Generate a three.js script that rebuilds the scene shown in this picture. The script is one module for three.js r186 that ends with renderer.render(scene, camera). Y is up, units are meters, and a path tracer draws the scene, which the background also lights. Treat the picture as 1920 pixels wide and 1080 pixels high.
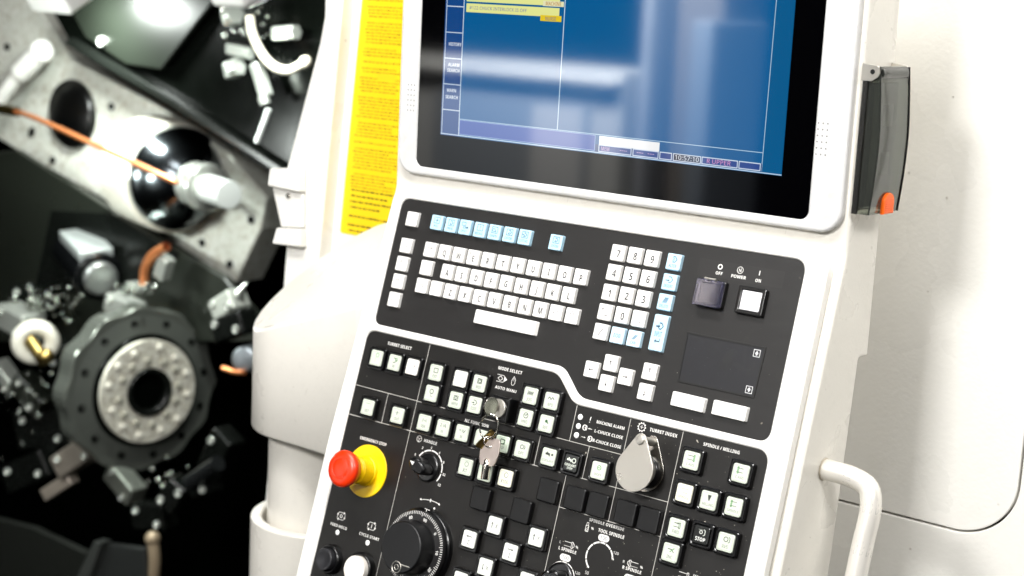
import * as THREE from 'three';
import { mergeGeometries } from 'three/addons/utils/BufferGeometryUtils.js';
import { RoundedBoxGeometry } from 'three/addons/geometries/RoundedBoxGeometry.js';
import { RectAreaLightUniformsLib } from 'three/addons/lights/RectAreaLightUniformsLib.js';
import { ImprovedNoise } from 'three/addons/math/ImprovedNoise.js';

// ---------------------------------------------------------------- camera, light, exposure
const scene = new THREE.Scene();
scene.background = new THREE.Color().setRGB(0.0, 0.0, 0.0);
const renderer = new THREE.WebGLRenderer({ antialias: true });
renderer.toneMapping = THREE.LinearToneMapping;
renderer.toneMappingExposure = 1.7;
renderer.shadowMap.enabled = true;
RectAreaLightUniformsLib.init();

const camera = new THREE.PerspectiveCamera(21.037, 16 / 9, 0.05, 30);
const CX = new THREE.Vector3(0.78437, 0.04834, -0.61840);   // camera right / up / back are built from the fitted pose
const EYE = new THREE.Vector3(1.08185, 0.24350, 1.25916);
const LOOK = new THREE.Vector3(-0.60145, -0.18466, -0.77728);
const CUP = new THREE.Vector3(-0.15174, 0.98161, -0.11579);
camera.position.copy(EYE);
camera.up.copy(CUP);
camera.lookAt(EYE.clone().add(LOOK));
camera.focus = 1.5;
camera.userData.fStop = 5.4;
camera.updateMatrixWorld();
scene.add(camera);

// a photo pixel gives a direction; the distance is the plane z = const that the thing stands on
const FPX = 2908.37;
function rayDir(px, py) {
  return new THREE.Vector3().addScaledVector(CX, (px - 960) / FPX).addScaledVector(CUP, -(py - 540) / FPX).add(LOOK);
}
function at(px, py, z) {
  const d = rayDir(px, py), k = (z - EYE.z) / d.z;
  return EYE.clone().addScaledVector(d, k);
}

// hall lamps: ceiling fittings with a glowing diffuser and an area light of the same size
function tag(o, label, category, group, kind) {
  if (label) o.userData.label = label;
  if (category) o.userData.category = category;
  if (group) o.userData.group = group;
  if (kind) o.userData.kind = kind;
  return o;
}
function lampFitting(name, label, pos, target, w, h, power, rgb, glow, group) {
  const g = new THREE.Group(); g.name = name; g.position.copy(pos); g.lookAt(target); scene.add(g);
  tag(g, label, 'lamp', group);
  const tray = new THREE.Mesh(new RoundedBoxGeometry(w + 0.06, h + 0.06, 0.06, 2, 0.012), new THREE.MeshStandardMaterial({ color: 0xd8d8d4, roughness: 0.5 }));
  tray.name = 'lamp_tray'; tray.position.z = -0.04; g.add(tray);
  const diff = new THREE.Mesh(new THREE.PlaneGeometry(w, h), new THREE.MeshStandardMaterial({ color: 0xffffff, emissive: new THREE.Color().setRGB(...rgb), emissiveIntensity: glow, roughness: 0.6 }));
  diff.name = 'diffuser'; diff.position.z = -0.005; g.add(diff);
  const L = new THREE.RectAreaLight(new THREE.Color().setRGB(...rgb), power, w, h);
  L.position.z = 0.004; L.rotation.y = Math.PI; L.name = 'area_light'; g.add(L);
  return g;
}
const V3 = (x, y, z) => new THREE.Vector3(x, y, z);
const WARM = [1, 0.99, 0.97], COOL = [0.93, 1, 0.95];
lampFitting('ceiling_lamp', 'long white ceiling lamp above the front of the control console', V3(0.2, 2.15, 1.05), V3(0.2, -0.1, 0.3), 1.5, 0.45, 16, WARM, 1.6, 'ceiling lamps over the aisle');
lampFitting('ceiling_lamp_001', 'large square hall lamp facing the console from across the aisle', V3(0.24, 1.45, 2.75), V3(0.85, -0.1, -0.2), 0.6, 0.5, 50, WARM, 1.6);
lampFitting('ceiling_lamp_002', 'long white ceiling lamp over the aisle beside the grab handle', V3(2.3, 1.9, 1.4), V3(0.9, -0.1, 0.1), 1.2, 0.45, 19, WARM, 1.6, 'ceiling lamps over the aisle');
lampFitting('ceiling_lamp_003', 'long white lamp washing the cabinet across the aisle', V3(-1.6, 0.95, 1.95), V3(-1.7, -0.15, 2.95), 1.2, 0.3, 88, WARM, 1.6, 'ceiling lamps over the aisle');

// ---------------------------------------------------------------- helpers
let seed = 7;
const rnd = () => { seed = (seed + 0x6D2B79F5) | 0; let t = Math.imul(seed ^ (seed >>> 15), 1 | seed); t = (t + Math.imul(t ^ (t >>> 7), 61 | t)) ^ t; return ((t ^ (t >>> 14)) >>> 0) / 4294967296; };
const rr = (a, b) => a + (b - a) * rnd();
const names = new Map();
function numbered(n) { const k = names.get(n) ?? 0; names.set(n, k + 1); return k ? `${n}_${String(k).padStart(3, '0')}` : n; }
function mesh(name, geo, m, parent) {
  const o = new THREE.Mesh(geo, m); o.name = name; o.castShadow = o.receiveShadow = true;
  (parent ?? scene).add(o); if (!parent) o.name = numbered(name);
  return o;
}
function thing(name, label, category, group) {
  const g = new THREE.Group(); g.name = numbered(name); scene.add(g);
  return tag(g, label, category, group);
}
function clean(g) { g = g.index ? g.toNonIndexed() : g; if (!g.attributes.uv) g.setAttribute('uv', new THREE.BufferAttribute(new Float32Array(g.attributes.position.count * 2), 2)); for (const k of Object.keys(g.attributes)) if (!['position', 'normal', 'uv'].includes(k)) g.deleteAttribute(k); g.clearGroups(); return g; }
const merge = (list) => mergeGeometries(list.map(clean));
function rrect(x0, y0, x1, y1, r) {
  const s = new THREE.Shape();
  s.moveTo(x0 + r, y0); s.lineTo(x1 - r, y0); s.absarc(x1 - r, y0 + r, r, -Math.PI / 2, 0);
  s.lineTo(x1, y1 - r); s.absarc(x1 - r, y1 - r, r, 0, Math.PI / 2);
  s.lineTo(x0 + r, y1); s.absarc(x0 + r, y1 - r, r, Math.PI / 2, Math.PI);
  s.lineTo(x0, y0 + r); s.absarc(x0 + r, y0 + r, r, Math.PI, Math.PI * 1.5);
  return s;
}
function roundPoly(pts, r) {           // closed polygon with rounded corners; r per corner or one number
  const s = new THREE.Shape(), n = pts.length;
  for (let i = 0; i < n; i++) {
    const p = new THREE.Vector2(...pts[i]), a = new THREE.Vector2(...pts[(i + n - 1) % n]), b = new THREE.Vector2(...pts[(i + 1) % n]);
    const q = Array.isArray(r) ? r[i] : r;
    const pa = p.clone().add(a.sub(p).setLength(q)), pb = p.clone().add(b.sub(p).setLength(q));
    if (i) s.lineTo(pa.x, pa.y); else s.moveTo(pa.x, pa.y);
    s.quadraticCurveTo(p.x, p.y, pb.x, pb.y);
  }
  s.closePath(); return s;
}
function slab(shape, z0, z1, bevel = 0, seg = 2, curve = 8) {   // bevelled plate between z0 and z1, outline kept
  const g = new THREE.ExtrudeGeometry(shape, { depth: z1 - z0 - 2 * bevel, bevelEnabled: bevel > 0, bevelSize: bevel, bevelThickness: bevel, bevelOffset: -bevel, bevelSegments: seg, curveSegments: curve });
  g.translate(0, 0, z0 + bevel); return g;
}
function lathe(pts, seg = 40) { return new THREE.LatheGeometry(pts.map(([r, y]) => new THREE.Vector2(Math.max(r, 1e-5), y)), seg); }   // about y
function latheZ(pts, seg = 40) { return lathe(pts, seg).rotateX(Math.PI / 2); }    // pts [r, height along z]
function tube(pts, r, seg = 60, rs = 14, closed = false) { return new THREE.TubeGeometry(new THREE.CatmullRomCurve3(pts, closed), seg, r, rs, closed); }
function ballEnd(p, r) { return new THREE.SphereGeometry(r, 14, 10).translate(p.x, p.y, p.z); }
function orient(g, pos, dir) {         // geometry along +z -> along dir at pos
  const q = new THREE.Quaternion().setFromUnitVectors(V3(0, 0, 1), dir.clone().normalize());
  return g.applyQuaternion(q).translate(pos.x, pos.y, pos.z);
}
function planarUV(g, x0, y0, w, h) {   // uv from x, y of the geometry's own metres
  const p = g.attributes.position, uv = new Float32Array(p.count * 2);
  for (let i = 0; i < p.count; i++) { uv[2 * i] = (p.getX(i) - x0) / w; uv[2 * i + 1] = (p.getY(i) - y0) / h; }
  g.setAttribute('uv', new THREE.BufferAttribute(uv, 2)); return g;
}
function boxUV(g, scale = 1) {         // uv in metres by the dominant axis of the normal
  g = g.index ? g.toNonIndexed() : g;
  const p = g.attributes.position, n = g.attributes.normal, uv = new Float32Array(p.count * 2);
  for (let i = 0; i < p.count; i++) {
    const ax = Math.abs(n.getX(i)), ay = Math.abs(n.getY(i)), az = Math.abs(n.getZ(i));
    const [a, b] = az >= ax && az >= ay ? [p.getX(i), p.getY(i)] : ax >= ay ? [p.getZ(i), p.getY(i)] : [p.getX(i), p.getZ(i)];
    uv[2 * i] = a * scale; uv[2 * i + 1] = b * scale;
  }
  g.setAttribute('uv', new THREE.BufferAttribute(uv, 2)); return g;
}
const canvas = (w, h) => { const c = document.createElement('canvas'); c.width = w; c.height = h; return [c, c.getContext('2d')]; };
function ctex(c, srgb = true, wrap = false) {
  const t = new THREE.CanvasTexture(c); if (srgb) t.colorSpace = THREE.SRGBColorSpace;
  if (wrap) t.wrapS = t.wrapT = THREE.RepeatWrapping; t.anisotropy = 8; return t;
}
const noise = new ImprovedNoise();
function noiseTex(size, fn, wrap = true) {       // greyscale data texture
  const d = new Uint8Array(size * size * 4);
  for (let y = 0; y < size; y++) for (let x = 0; x < size; x++) { const v = Math.max(0, Math.min(255, fn(x / size, y / size) * 255)) | 0, i = 4 * (y * size + x); d[i] = d[i + 1] = d[i + 2] = v; d[i + 3] = 255; }
  const t = new THREE.DataTexture(d, size, size); t.magFilter = THREE.LinearFilter; t.minFilter = THREE.LinearFilter; t.needsUpdate = true;
  if (wrap) t.wrapS = t.wrapT = THREE.RepeatWrapping; return t;
}
// tileable fractal noise on a torus-like lattice
function fbm(u, v, f, oct = 3) { let s = 0, a = 0.5; for (let o = 0; o < oct; o++) { const F = f << o; const x = u * F, y = v * F; const n00 = noise.noise(x, y, o * 7.3), n10 = noise.noise(x - F, y, o * 7.3), n01 = noise.noise(x, y - F, o * 7.3), n11 = noise.noise(x - F, y - F, o * 7.3); s += a * ((n00 * (1 - u) + n10 * u) * (1 - v) + (n01 * (1 - u) + n11 * u) * v); a *= 0.5; } return s; }
const peel = noiseTex(256, (u, v) => 0.5 + 0.9 * fbm(u, v, 24, 2));
const blotch = noiseTex(256, (u, v) => 0.5 + 0.5 * fbm(u, v, 4, 4));
const roughMap = noiseTex(256, (u, v) => 0.72 + 0.35 * fbm(u, v, 5, 4));
const texRep = (t, r) => { const c = t.clone(); c.repeat.set(r, r); c.needsUpdate = true; return c; };

// cream paint colour map: faint grain and a few scuffs
function paintMap(base, amp, scuffs) {
  const [c, x] = canvas(512, 512); x.fillStyle = `rgb(${base})`; x.fillRect(0, 0, 512, 512);
  for (let i = 0; i < 2600; i++) { const k = rnd() < 0.5; x.fillStyle = k ? `rgba(255,255,255,${0.05 * amp})` : `rgba(96,78,52,${0.05 * amp})`; const r = rr(1, 9); x.beginPath(); x.ellipse(rr(0, 512), rr(0, 512), r, r * rr(0.3, 1), rr(0, 3), 0, 7); x.fill(); }
  for (let i = 0; i < scuffs; i++) { x.strokeStyle = `rgba(70,60,48,${rr(0.08, 0.3)})`; x.lineWidth = rr(0.4, 1.1); const a = rr(0, 512), b = rr(0, 512), t = rr(0, 6.3), l = rr(3, 22); x.beginPath(); x.moveTo(a, b); x.lineTo(a + l * Math.cos(t), b + l * Math.sin(t)); x.stroke(); }
  for (let i = 0; i < scuffs * 1.5; i++) { x.fillStyle = `rgba(60,48,36,${rr(0.15, 0.5)})`; x.beginPath(); x.arc(rr(0, 512), rr(0, 512), rr(0.5, 1.3), 0, 7); x.fill(); }
  return ctex(c, true, true);
}
const MAT = {};
const S = (o) => new THREE.MeshStandardMaterial(o);
const PH = (o) => new THREE.MeshPhysicalMaterial(o);
const creamMap = paintMap('229,225,216', 0.12, 12), coverMap = paintMap('241,239,233', 0.1, 9);
const whiteMap = paintMap('240,238,233', 0.15, 8);
MAT.cream = S({ map: texRep(creamMap, 4), roughness: 0.42, roughnessMap: texRep(roughMap, 5), bumpMap: texRep(peel, 14), bumpScale: 0.00012 });
MAT.white = S({ map: texRep(whiteMap, 3.1), roughness: 0.45, roughnessMap: texRep(roughMap, 4), bumpMap: texRep(peel, 14), bumpScale: 0.0001 });
MAT.cover = S({ map: texRep(coverMap, 1.7), roughness: 0.4, roughnessMap: texRep(roughMap, 2), bumpMap: texRep(peel, 9), bumpScale: 0.0002 });
MAT.blackGloss = PH({ color: 0x050506, roughness: 0.28, clearcoat: 0.4, clearcoatRoughness: 0.15 });
MAT.blackPlastic = S({ color: 0x09090a, roughness: 0.38 });
MAT.blackMatte = S({ color: 0x141312, roughness: 0.6 });
MAT.gap = S({ color: 0x1c1814, roughness: 0.9 });
MAT.steel = S({ color: 0xb9b5ae, metalness: 1, roughness: 0.32, roughnessMap: texRep(roughMap, 8) });
MAT.chrome = S({ color: 0xd2cec6, metalness: 1, roughness: 0.16 });
MAT.satin = S({ color: 0xcfcbc2, metalness: 0.85, roughness: 0.45, roughnessMap: texRep(roughMap, 8) });
MAT.brass = S({ color: 0xb39a5c, metalness: 1, roughness: 0.3 });
MAT.copper = S({ color: 0xdd8b58, metalness: 0.75, roughness: 0.3 });
MAT.red = PH({ color: 0xea3406, roughness: 0.35, clearcoat: 0.3, clearcoatRoughness: 0.3 });
MAT.yellow = PH({ color: 0xf8ce00, roughness: 0.4, clearcoat: 0.2, clearcoatRoughness: 0.3 });
MAT.orange = S({ color: 0xff6a00, roughness: 0.45 });

// ---------------------------------------------------------------- panel frame: u right, v down the slope, h out of it
const TH = THREE.MathUtils.degToRad(16), cT = Math.cos(TH), sT = Math.sin(TH);
function pan(u, v, h = 0) { return V3(u, -cT * v + sT * h, sT * v + cT * h); }
function put(o, u = 0, v = 0, h = 0) { o.position.copy(pan(u, v, h)); o.rotation.x = -TH; return o; }   // local x = u, y = -v, z = h

// ---------------------------------------------------------------- machine cover behind the console
const WZ = -0.22;
{
  const wallG = thing('machine_cover', 'cream painted machine cover around and below the access door', 'machine cover');
  mesh('backing_frame', new THREE.BoxGeometry(1.5, 2.4, 0.05).translate(0.62, 0.1, WZ - 0.045), MAT.gap, wallG);
  // lower-right skin with the rounded opening, and the door in it
  const door = new THREE.Shape(); const dx = 0.5825, dy = -0.2690, R = 0.062, g = 0.0011;
  const doorShape = (o) => { const s = new THREE.Shape(); s.moveTo(-0.12, dy + o); s.lineTo(dx - R, dy + o); s.absarc(dx - R, dy + R, R - o, -Math.PI / 2, 0); s.lineTo(dx - o, 1.2); s.lineTo(-0.12, 1.2); s.closePath(); return s; };
  const d = mesh('access_door', boxUV(slab(doorShape(g), WZ - 0.018, WZ, 0.0012, 2, 24)), MAT.cover);
  tag(d, 'cream access door with rounded lower corner on the machine wall', 'door');
  const skin = new THREE.Shape(); skin.moveTo(-0.12, -1.0); skin.lineTo(1.36, -1.0); skin.lineTo(1.36, 1.2); skin.lineTo(dx + g, 1.2); skin.lineTo(dx + g, dy + R);
  skin.absarc(dx - R, dy + R, R + g, 0, -Math.PI / 2, true); skin.lineTo(-0.12, dy - g); skin.closePath();
  mesh('cover_skin', boxUV(slab(skin, WZ - 0.018, WZ, 0.0012, 2, 24)), MAT.cover, wallG);
}

// ---------------------------------------------------------------- console
const con = thing('control_console', 'cream machine control console with blue screen, keyboard and black button panel', 'control panel');
// housing: side profile (z, y) extruded along x
{
  const prof = [[-0.016, 0.42], [-0.016, 0.034], [-0.020, 0.026]];
  const p1 = pan(0, 0.40, -0.016), p2 = pan(0, 0.52, -0.016);
  const s = roundPoly([[-0.018, 0.42], [-0.018, 0.030], [p2.z, p2.y], [p2.z - 0.10, p2.y - 0.01], [-0.042, -0.283], [-0.0640, -0.0745], [-0.083, -0.0745], [-0.083, 0.42]], [0.004, 0.004, 0.004, 0.004, 0.03, 0.002, 0.002, 0.004]);
  const W = 0.473 + 0.078;
  const g = slab(s, 0, W, 0.004, 3).rotateY(-Math.PI / 2);   // local x(z profile) -> world z, depth -> -x
  g.translate(0.473, 0, 0);
  mesh('housing', boxUV(g), MAT.cream, con);
}
const trayL = [[-0.068, -0.0315], [-0.0705, 0.03], [-0.074, 0.07], [-0.0835, 0.25], [-0.086, 0.46]];
const kbPts = [[-0.0548, -0.0205], [0.4402, -0.0212], [0.4408, 0.1478], [0.2305, 0.1478], [0.2045, 0.1215], [-0.0555, 0.1212]];
const opPts = [[-0.0615, 0.1292], [0.1985, 0.1296], [0.2245, 0.1556], [0.4440, 0.1556], [0.4452, 0.46], [-0.0665, 0.46]];
const kbR = [0.012, 0.013, 0.012, 0.009, 0.009, 0.009], opR = [0.012, 0.009, 0.009, 0.013, 0.004, 0.004];
const neg = (pts) => pts.map(([u, v]) => [u, -v]);
{
  const outer = neg([...trayL, [0.4645, 0.46], [0.4635, -0.0315]]);
  const s = roundPoly(outer, [0.014, 0.01, 0.01, 0.02, 0.004, 0.004, 0.022]);
  const kb = roundPoly(neg(kbPts), kbR), op = roundPoly(neg(opPts), opR);
  s.holes.push(kb, op);
  const g = new THREE.ExtrudeGeometry(s, { depth: 0.0075, bevelEnabled: true, bevelSize: 0.0022, bevelThickness: 0.0022, bevelOffset: -0.0022, bevelSegments: 4, curveSegments: 10 });
  // the hole edges are bevelled too: keep them tight by shifting down only a little
  g.translate(0, 0, -0.0085);
  put(mesh('front_frame', boxUV(g), MAT.white, con));
  // shadow gap base between frame and housing
  const b = roundPoly(neg([[-0.066, -0.026], [-0.078, 0.25], [-0.08, 0.455], [0.4615, 0.455], [0.4605, -0.026]]), 0.01);
  put(mesh('seal', slab(b, -0.0175, -0.0078), MAT.gap, con));
}
// --- plates with printed legends
const speck = (x, w, h, n, big) => { for (let i = 0; i < n; i++) { const r = rnd() < 0.12 ? rr(0.8, big) : rr(0.3, 0.9); x.fillStyle = `rgba(${rnd() < 0.7 ? '235,228,214' : '150,140,125'},${rr(0.12, 0.75)})`; x.beginPath(); x.ellipse(rr(0, w), rr(0, h), r * rr(0.6, 1.6), r, rr(0, 3), 0, 7); x.fill(); } };
const smudge = (x, w, h, n) => { for (let i = 0; i < n; i++) { x.fillStyle = `rgba(${rnd() < 0.5 ? '120,112,98' : '8,8,8'},${rr(0.01, 0.035)})`; x.beginPath(); x.ellipse(rr(0, w), rr(0, h), rr(5, 60), rr(3, 22), rr(0, 3), 0, 7); x.fill(); } };
const FONT = '"Arial Narrow", Arial, sans-serif';
function printer(u0, v0, u1, v1, ppm) {     // canvas whose drawing calls take panel metres
  const w = Math.round((u1 - u0) * ppm), h = Math.round((v1 - v0) * ppm), [c, x] = canvas(w, h);
  const X = (u) => (u - u0) * ppm, Y = (v) => (v - v0) * ppm, k = ppm;
  return {
    c, x, w, h, X, Y, k, u0, v0, u1, v1,
    col: '#e9e7e2',
    line(a, b, cc, d, lw = 0.0006) { x.strokeStyle = this.col; x.lineWidth = lw * k; x.lineCap = 'butt'; x.beginPath(); x.moveTo(X(a), Y(b)); x.lineTo(X(cc), Y(d)); x.stroke(); },
    poly(pts, close, lw = 0.0005, fill = false) { x.strokeStyle = x.fillStyle = this.col; x.lineWidth = lw * k; x.lineJoin = 'round'; x.beginPath(); pts.forEach(([a, b], i) => (i ? x.lineTo(X(a), Y(b)) : x.moveTo(X(a), Y(b)))); if (close) x.closePath(); fill ? x.fill() : x.stroke(); },
    text(str, a, b, vTop, vBot, weight = 'bold') {      // fitted between u = a..b, capital height vTop..vBot
      const cap = (vBot - vTop) * k; x.fillStyle = this.col; x.font = `${weight} ${cap / 0.72}px ${FONT}`; x.textBaseline = 'alphabetic'; x.textAlign = 'left';
      const w0 = x.measureText(str).width || 1; x.save(); x.translate(X(a), Y(vBot)); x.scale(((b - a) * k) / w0, 1); x.fillText(str, 0, 0); x.restore();
    },
    ctext(str, u, v, cap, weight = 'bold', sx = 1) { x.fillStyle = this.col; x.font = `${weight} ${(cap * k) / 0.72}px ${FONT}`; x.textBaseline = 'alphabetic'; x.textAlign = 'center'; x.save(); x.translate(X(u), Y(v + cap / 2)); x.scale(sx, 1); x.fillText(str, 0, 0); x.restore(); },
    dot(u, v, r) { x.fillStyle = this.col; x.beginPath(); x.arc(X(u), Y(v), r * k, 0, 7); x.fill(); },
    ring(u, v, r, lw) { x.strokeStyle = this.col; x.lineWidth = lw * k; x.beginPath(); x.arc(X(u), Y(v), r * k, 0, 7); x.stroke(); },
    arc(u, v, r, a0, a1, lw) { x.strokeStyle = this.col; x.lineWidth = lw * k; x.lineCap = 'butt'; x.beginPath(); x.arc(X(u), Y(v), r * k, (-a0 * Math.PI) / 180, (-a1 * Math.PI) / 180); x.stroke(); },
    dial(u, v, r, stops, lw = 0.0015) { for (let i = 0; i + 1 < stops.length; i++) this.arc(u, v, r, stops[i] - (i ? 1.6 : 0), stops[i + 1] + (i + 2 < stops.length ? 1.6 : 0), lw); },
    pill(u, v, w2, h2, str) { x.fillStyle = this.col; x.beginPath(); x.roundRect ? x.roundRect(X(u - w2 / 2), Y(v - h2 / 2), w2 * k, h2 * k, (h2 * k) / 2) : x.rect(X(u - w2 / 2), Y(v - h2 / 2), w2 * k, h2 * k); x.fill(); const c0 = this.col; this.col = '#454650'; this.ctext(str, u, v, h2 * 0.56, 'normal'); this.col = c0; },
  };
}
function plate(name, pts, rad, p, h, m) {
  const g = slab(roundPoly(neg(pts), rad), -0.003, 0, 0);
  planarUV(g, p.u0, -p.v1, p.u1 - p.u0, p.v1 - p.v0);
  return put(mesh(name, g, m, con), 0, 0, h);
}
const grow = (pts, d) => { const cu = pts.reduce((a, p) => a + p[0], 0) / pts.length, cv = pts.reduce((a, p) => a + p[1], 0) / pts.length; return pts.map(([u, v]) => [u + Math.sign(u - cu) * d, v + Math.sign(v - cv) * d]); };
{ // keyboard plate
  const p = printer(-0.065, -0.03, 0.452, 0.16, 3900), { x, w, h } = p;
  x.fillStyle = '#161413'; x.fillRect(0, 0, w, h); smudge(x, w, h, 260); speck(x, w, h, 260, 3.2);
  p.col = '#1f1d1c'; p.poly([[0.3303, -0.0078], [0.4203, -0.0078], [0.4203, 0.0072], [0.3303, 0.0072]], true, 0.0008);
  x.fillStyle = '#1d1b1a'; x.fillRect(p.X(0.3307), p.Y(-0.0074), 0.0892 * p.k, 0.0142 * p.k); speck(x, 0, 0, 0, 0);
  p.col = '#eceae6'; p.ring(0.3531, -0.0028, 0.0021, 0.0012); p.ring(0.3747, -0.0028, 0.0031, 0.0006);
  p.poly([[0.3737, -0.0008], [0.3737, -0.004], [0.3757, -0.0012], [0.3757, -0.0048]], false, 0.0006); p.line(0.3952, -0.0053, 0.3952, -0.0008, 0.001);
  p.text('OFF', 0.3494, 0.3572, 0.0018, 0.0047); p.text('POWER', 0.3662, 0.3823, 0.0022, 0.0051); p.text('ON', 0.3922, 0.3985, 0.0026, 0.0055);
  plate('keyboard_plate', grow(kbPts, 0.003), kbR, p, -0.0008, S({ map: ctex(p.c), roughness: 0.75, roughnessMap: texRep(roughMap, 3), bumpMap: texRep(peel, 30), bumpScale: 0.00005 }));
}
const WHEEL = [0.0765, 0.3385];
{ // operator plate
  const p = printer(-0.075, 0.122, 0.452, 0.465, 3850), { x, w, h } = p;
  x.fillStyle = '#110f0d'; x.fillRect(0, 0, w, h); smudge(x, w, h, 420); speck(x, w, h, 560, 3.2);
  // more chips and dust lie on the right half
  for (let i = 0; i < 260; i++) { const u = rr(0.2, 0.44), v = rr(0.16, 0.34), r = rr(0.4, 1.8); x.fillStyle = `rgba(238,230,214,${rr(0.25, 0.95)})`; x.beginPath(); x.ellipse(p.X(u), p.Y(v), r * rr(0.7, 1.5), r, rr(0, 3), 0, 7); x.fill(); }
  p.col = '#dedbd4';
  p.line(0.0286, 0.120, 0.0245, 0.465); p.line(-0.075, 0.1912, 0.0276, 0.1915); p.line(-0.075, 0.2242, 0.3517, 0.2238);
  p.line(0.0276, 0.1917, 0.2927, 0.1917); p.line(-0.0138, 0.1912, -0.0140, 0.2242); p.line(0.1937, 0.1917, 0.1935, 0.2238);
  p.line(0.2289, 0.12, 0.2289, 0.1917); p.line(0.2531, 0.1917, 0.2531, 0.2238); p.line(0.2927, 0.12, 0.2927, 0.2568);
  p.line(0.3522, 0.12, 0.3515, 0.465); p.line(0.2338, 0.2238, 0.2328, 0.465); p.line(0.2338, 0.2568, 0.3516, 0.2568);
  p.col = '#f0eeea';
  p.text('TURRET SELECT', -0.0305, 0.0045, 0.1371, 0.1403); p.text('MODE SELECT', 0.1235, 0.1548, 0.1356, 0.1389);
  p.text('AUTO', 0.1250, 0.1380, 0.1555, 0.1586); p.text('MANU', 0.1398, 0.1530, 0.1555, 0.1586);
  p.text('NC FUNCTION', 0.0960, 0.1282, 0.1966, 0.1999); p.text('HANDLE', 0.0487, 0.0670, 0.2281, 0.2313);
  p.text('EMERGENCY STOP', -0.0395, -0.0002, 0.2440, 0.2473); p.text('FEED HOLD', -0.0540, -0.0288, 0.3432, 0.3462); p.text('CYCLE START', -0.0108, 0.0187, 0.3432, 0.3462);
  p.text('SPINDLE / MILLING', 0.3756, 0.4146, 0.1614, 0.1645); p.text('MACHINE ALARM', 0.2550, 0.2884, 0.1652, 0.1682);
  p.text('L-CHUCK CLOSE', 0.2548, 0.2887, 0.1744, 0.1774); p.text('R-CHUCK CLOSE', 0.2550, 0.2890, 0.1836, 0.1866);
  p.text('TURRET INDEX', 0.3158, 0.3468, 0.1600, 0.1632); p.text('SPINDLE OVERRIDE', 0.2710, 0.3120, 0.2588, 0.2619); p.text('TOOL SPINDLE', 0.2836, 0.3140, 0.2657, 0.2690);
  p.text('L SPINDLE', 0.2431, 0.2650, 0.2936, 0.2967); p.text('R SPINDLE', 0.3184, 0.3405, 0.2930, 0.2961);
  // MODE SELECT icons: block arrow with diamond, and a hand
  p.poly([[0.1245, 0.1440], [0.1330, 0.1440], [0.1378, 0.1475], [0.1330, 0.1510], [0.1245, 0.1510]], false, 0.0006); p.poly([[0.1262, 0.1475], [0.1293, 0.1450], [0.1324, 0.1475], [0.1293, 0.1500]], true, 0.0007); p.poly([[0.134, 0.1450], [0.1375, 0.1475], [0.134, 0.1500]], true, 0.0005, true);
  p.poly([[0.1442, 0.1500], [0.1440, 0.1470], [0.1453, 0.1440], [0.1462, 0.1425], [0.1472, 0.1440], [0.1484, 0.1455], [0.1484, 0.1495], [0.1470, 0.1515], [0.1452, 0.1515]], true, 0.0006); p.line(0.1456, 0.144, 0.1456, 0.1475, 0.0004); p.line(0.1468, 0.144, 0.1468, 0.1475, 0.0004);
  // indicator lamps print, alarm and chuck icons
  p.line(0.2478, 0.1634, 0.2473, 0.1674, 0.0011); p.dot(0.2472, 0.1689, 0.0006);
  for (const [v, d] of [[0.1752, 1], [0.1846, -1]]) { const c = d > 0 ? 0.2432 : 0.2520; p.arc(c, v, 0.0025, 90, 270, 0.0009); p.arc(c, v, 0.0025, -90, 90, 0.0009); p.poly([[c + d * 0.0025, v - 0.0022], [c + d * 0.0002, v], [c + d * 0.0025, v + 0.0022]], false, 0.0009); p.line(c - d * 0.0015, v - 0.002, c - d * 0.0015, v + 0.002, 0.0006); const a = d > 0 ? 0.2470 : 0.2415; p.line(a, v, a + 0.0050, v, 0.0006); p.poly([[a + (d > 0 ? 0.0018 : 0.0032), v - 0.001], [a + (d > 0 ? 0.0004 : 0.0048), v], [a + (d > 0 ? 0.0018 : 0.0032), v + 0.001]], true, 0.0005, true); }
  // turret gear
  { const gu = 0.3066, gv = 0.1614; p.ring(gu, gv, 0.0036, 0.0007); for (let i = 0; i < 10; i++) { const a = (i / 10) * 6.283; p.line(gu + 0.0036 * Math.cos(a), gv + 0.0036 * Math.sin(a), gu + 0.0049 * Math.cos(a), gv + 0.0049 * Math.sin(a), 0.0013); } p.line(gu - 0.002, gv, gu + 0.002, gv, 0.0006); p.line(gu, gv - 0.002, gu, gv + 0.002, 0.0006); }
  // handle wheel icon and selector dial
  { const a = 0.0421, b = 0.2297; p.ring(a, b, 0.0032, 0.0007); for (let i = 0; i < 3; i++) { const t = i * 2.094 - 0.52; p.line(a, b, a + 0.003 * Math.cos(t), b + 0.003 * Math.sin(t), 0.0007); } }
  p.dial(0.0628, 0.2562, 0.0181, [150, 126, 94.5, 60, 28.5, -6, -38]);
  for (const [s, u, v] of [['X', 0.0414, 0.2466], ['Z', 0.0492, 0.2377], ['C', 0.0611, 0.2350], ['Y', 0.0730, 0.2383], ['B', 0.0810, 0.2463], ['B2', 0.0849, 0.2585], ['C2', 0.0818, 0.2701]]) p.ctext(s, u, v, 0.0028, 'bold', 0.85);
  // handwheel direction arrow
  p.arc(WHEEL[0], WHEEL[1], 0.0502, 106, 77, 0.0007); p.poly([[0.0622, 0.2883], [0.0606, 0.2906], [0.0630, 0.2912]], true, 0.0004, true); p.poly([[0.0868, 0.2878], [0.0886, 0.2905], [0.0858, 0.2903]], true, 0.0004, true); p.line(0.0750, 0.2866, 0.0750, 0.2902, 0.0013); p.dot(0.0822, 0.2952, 0.0012);
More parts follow.
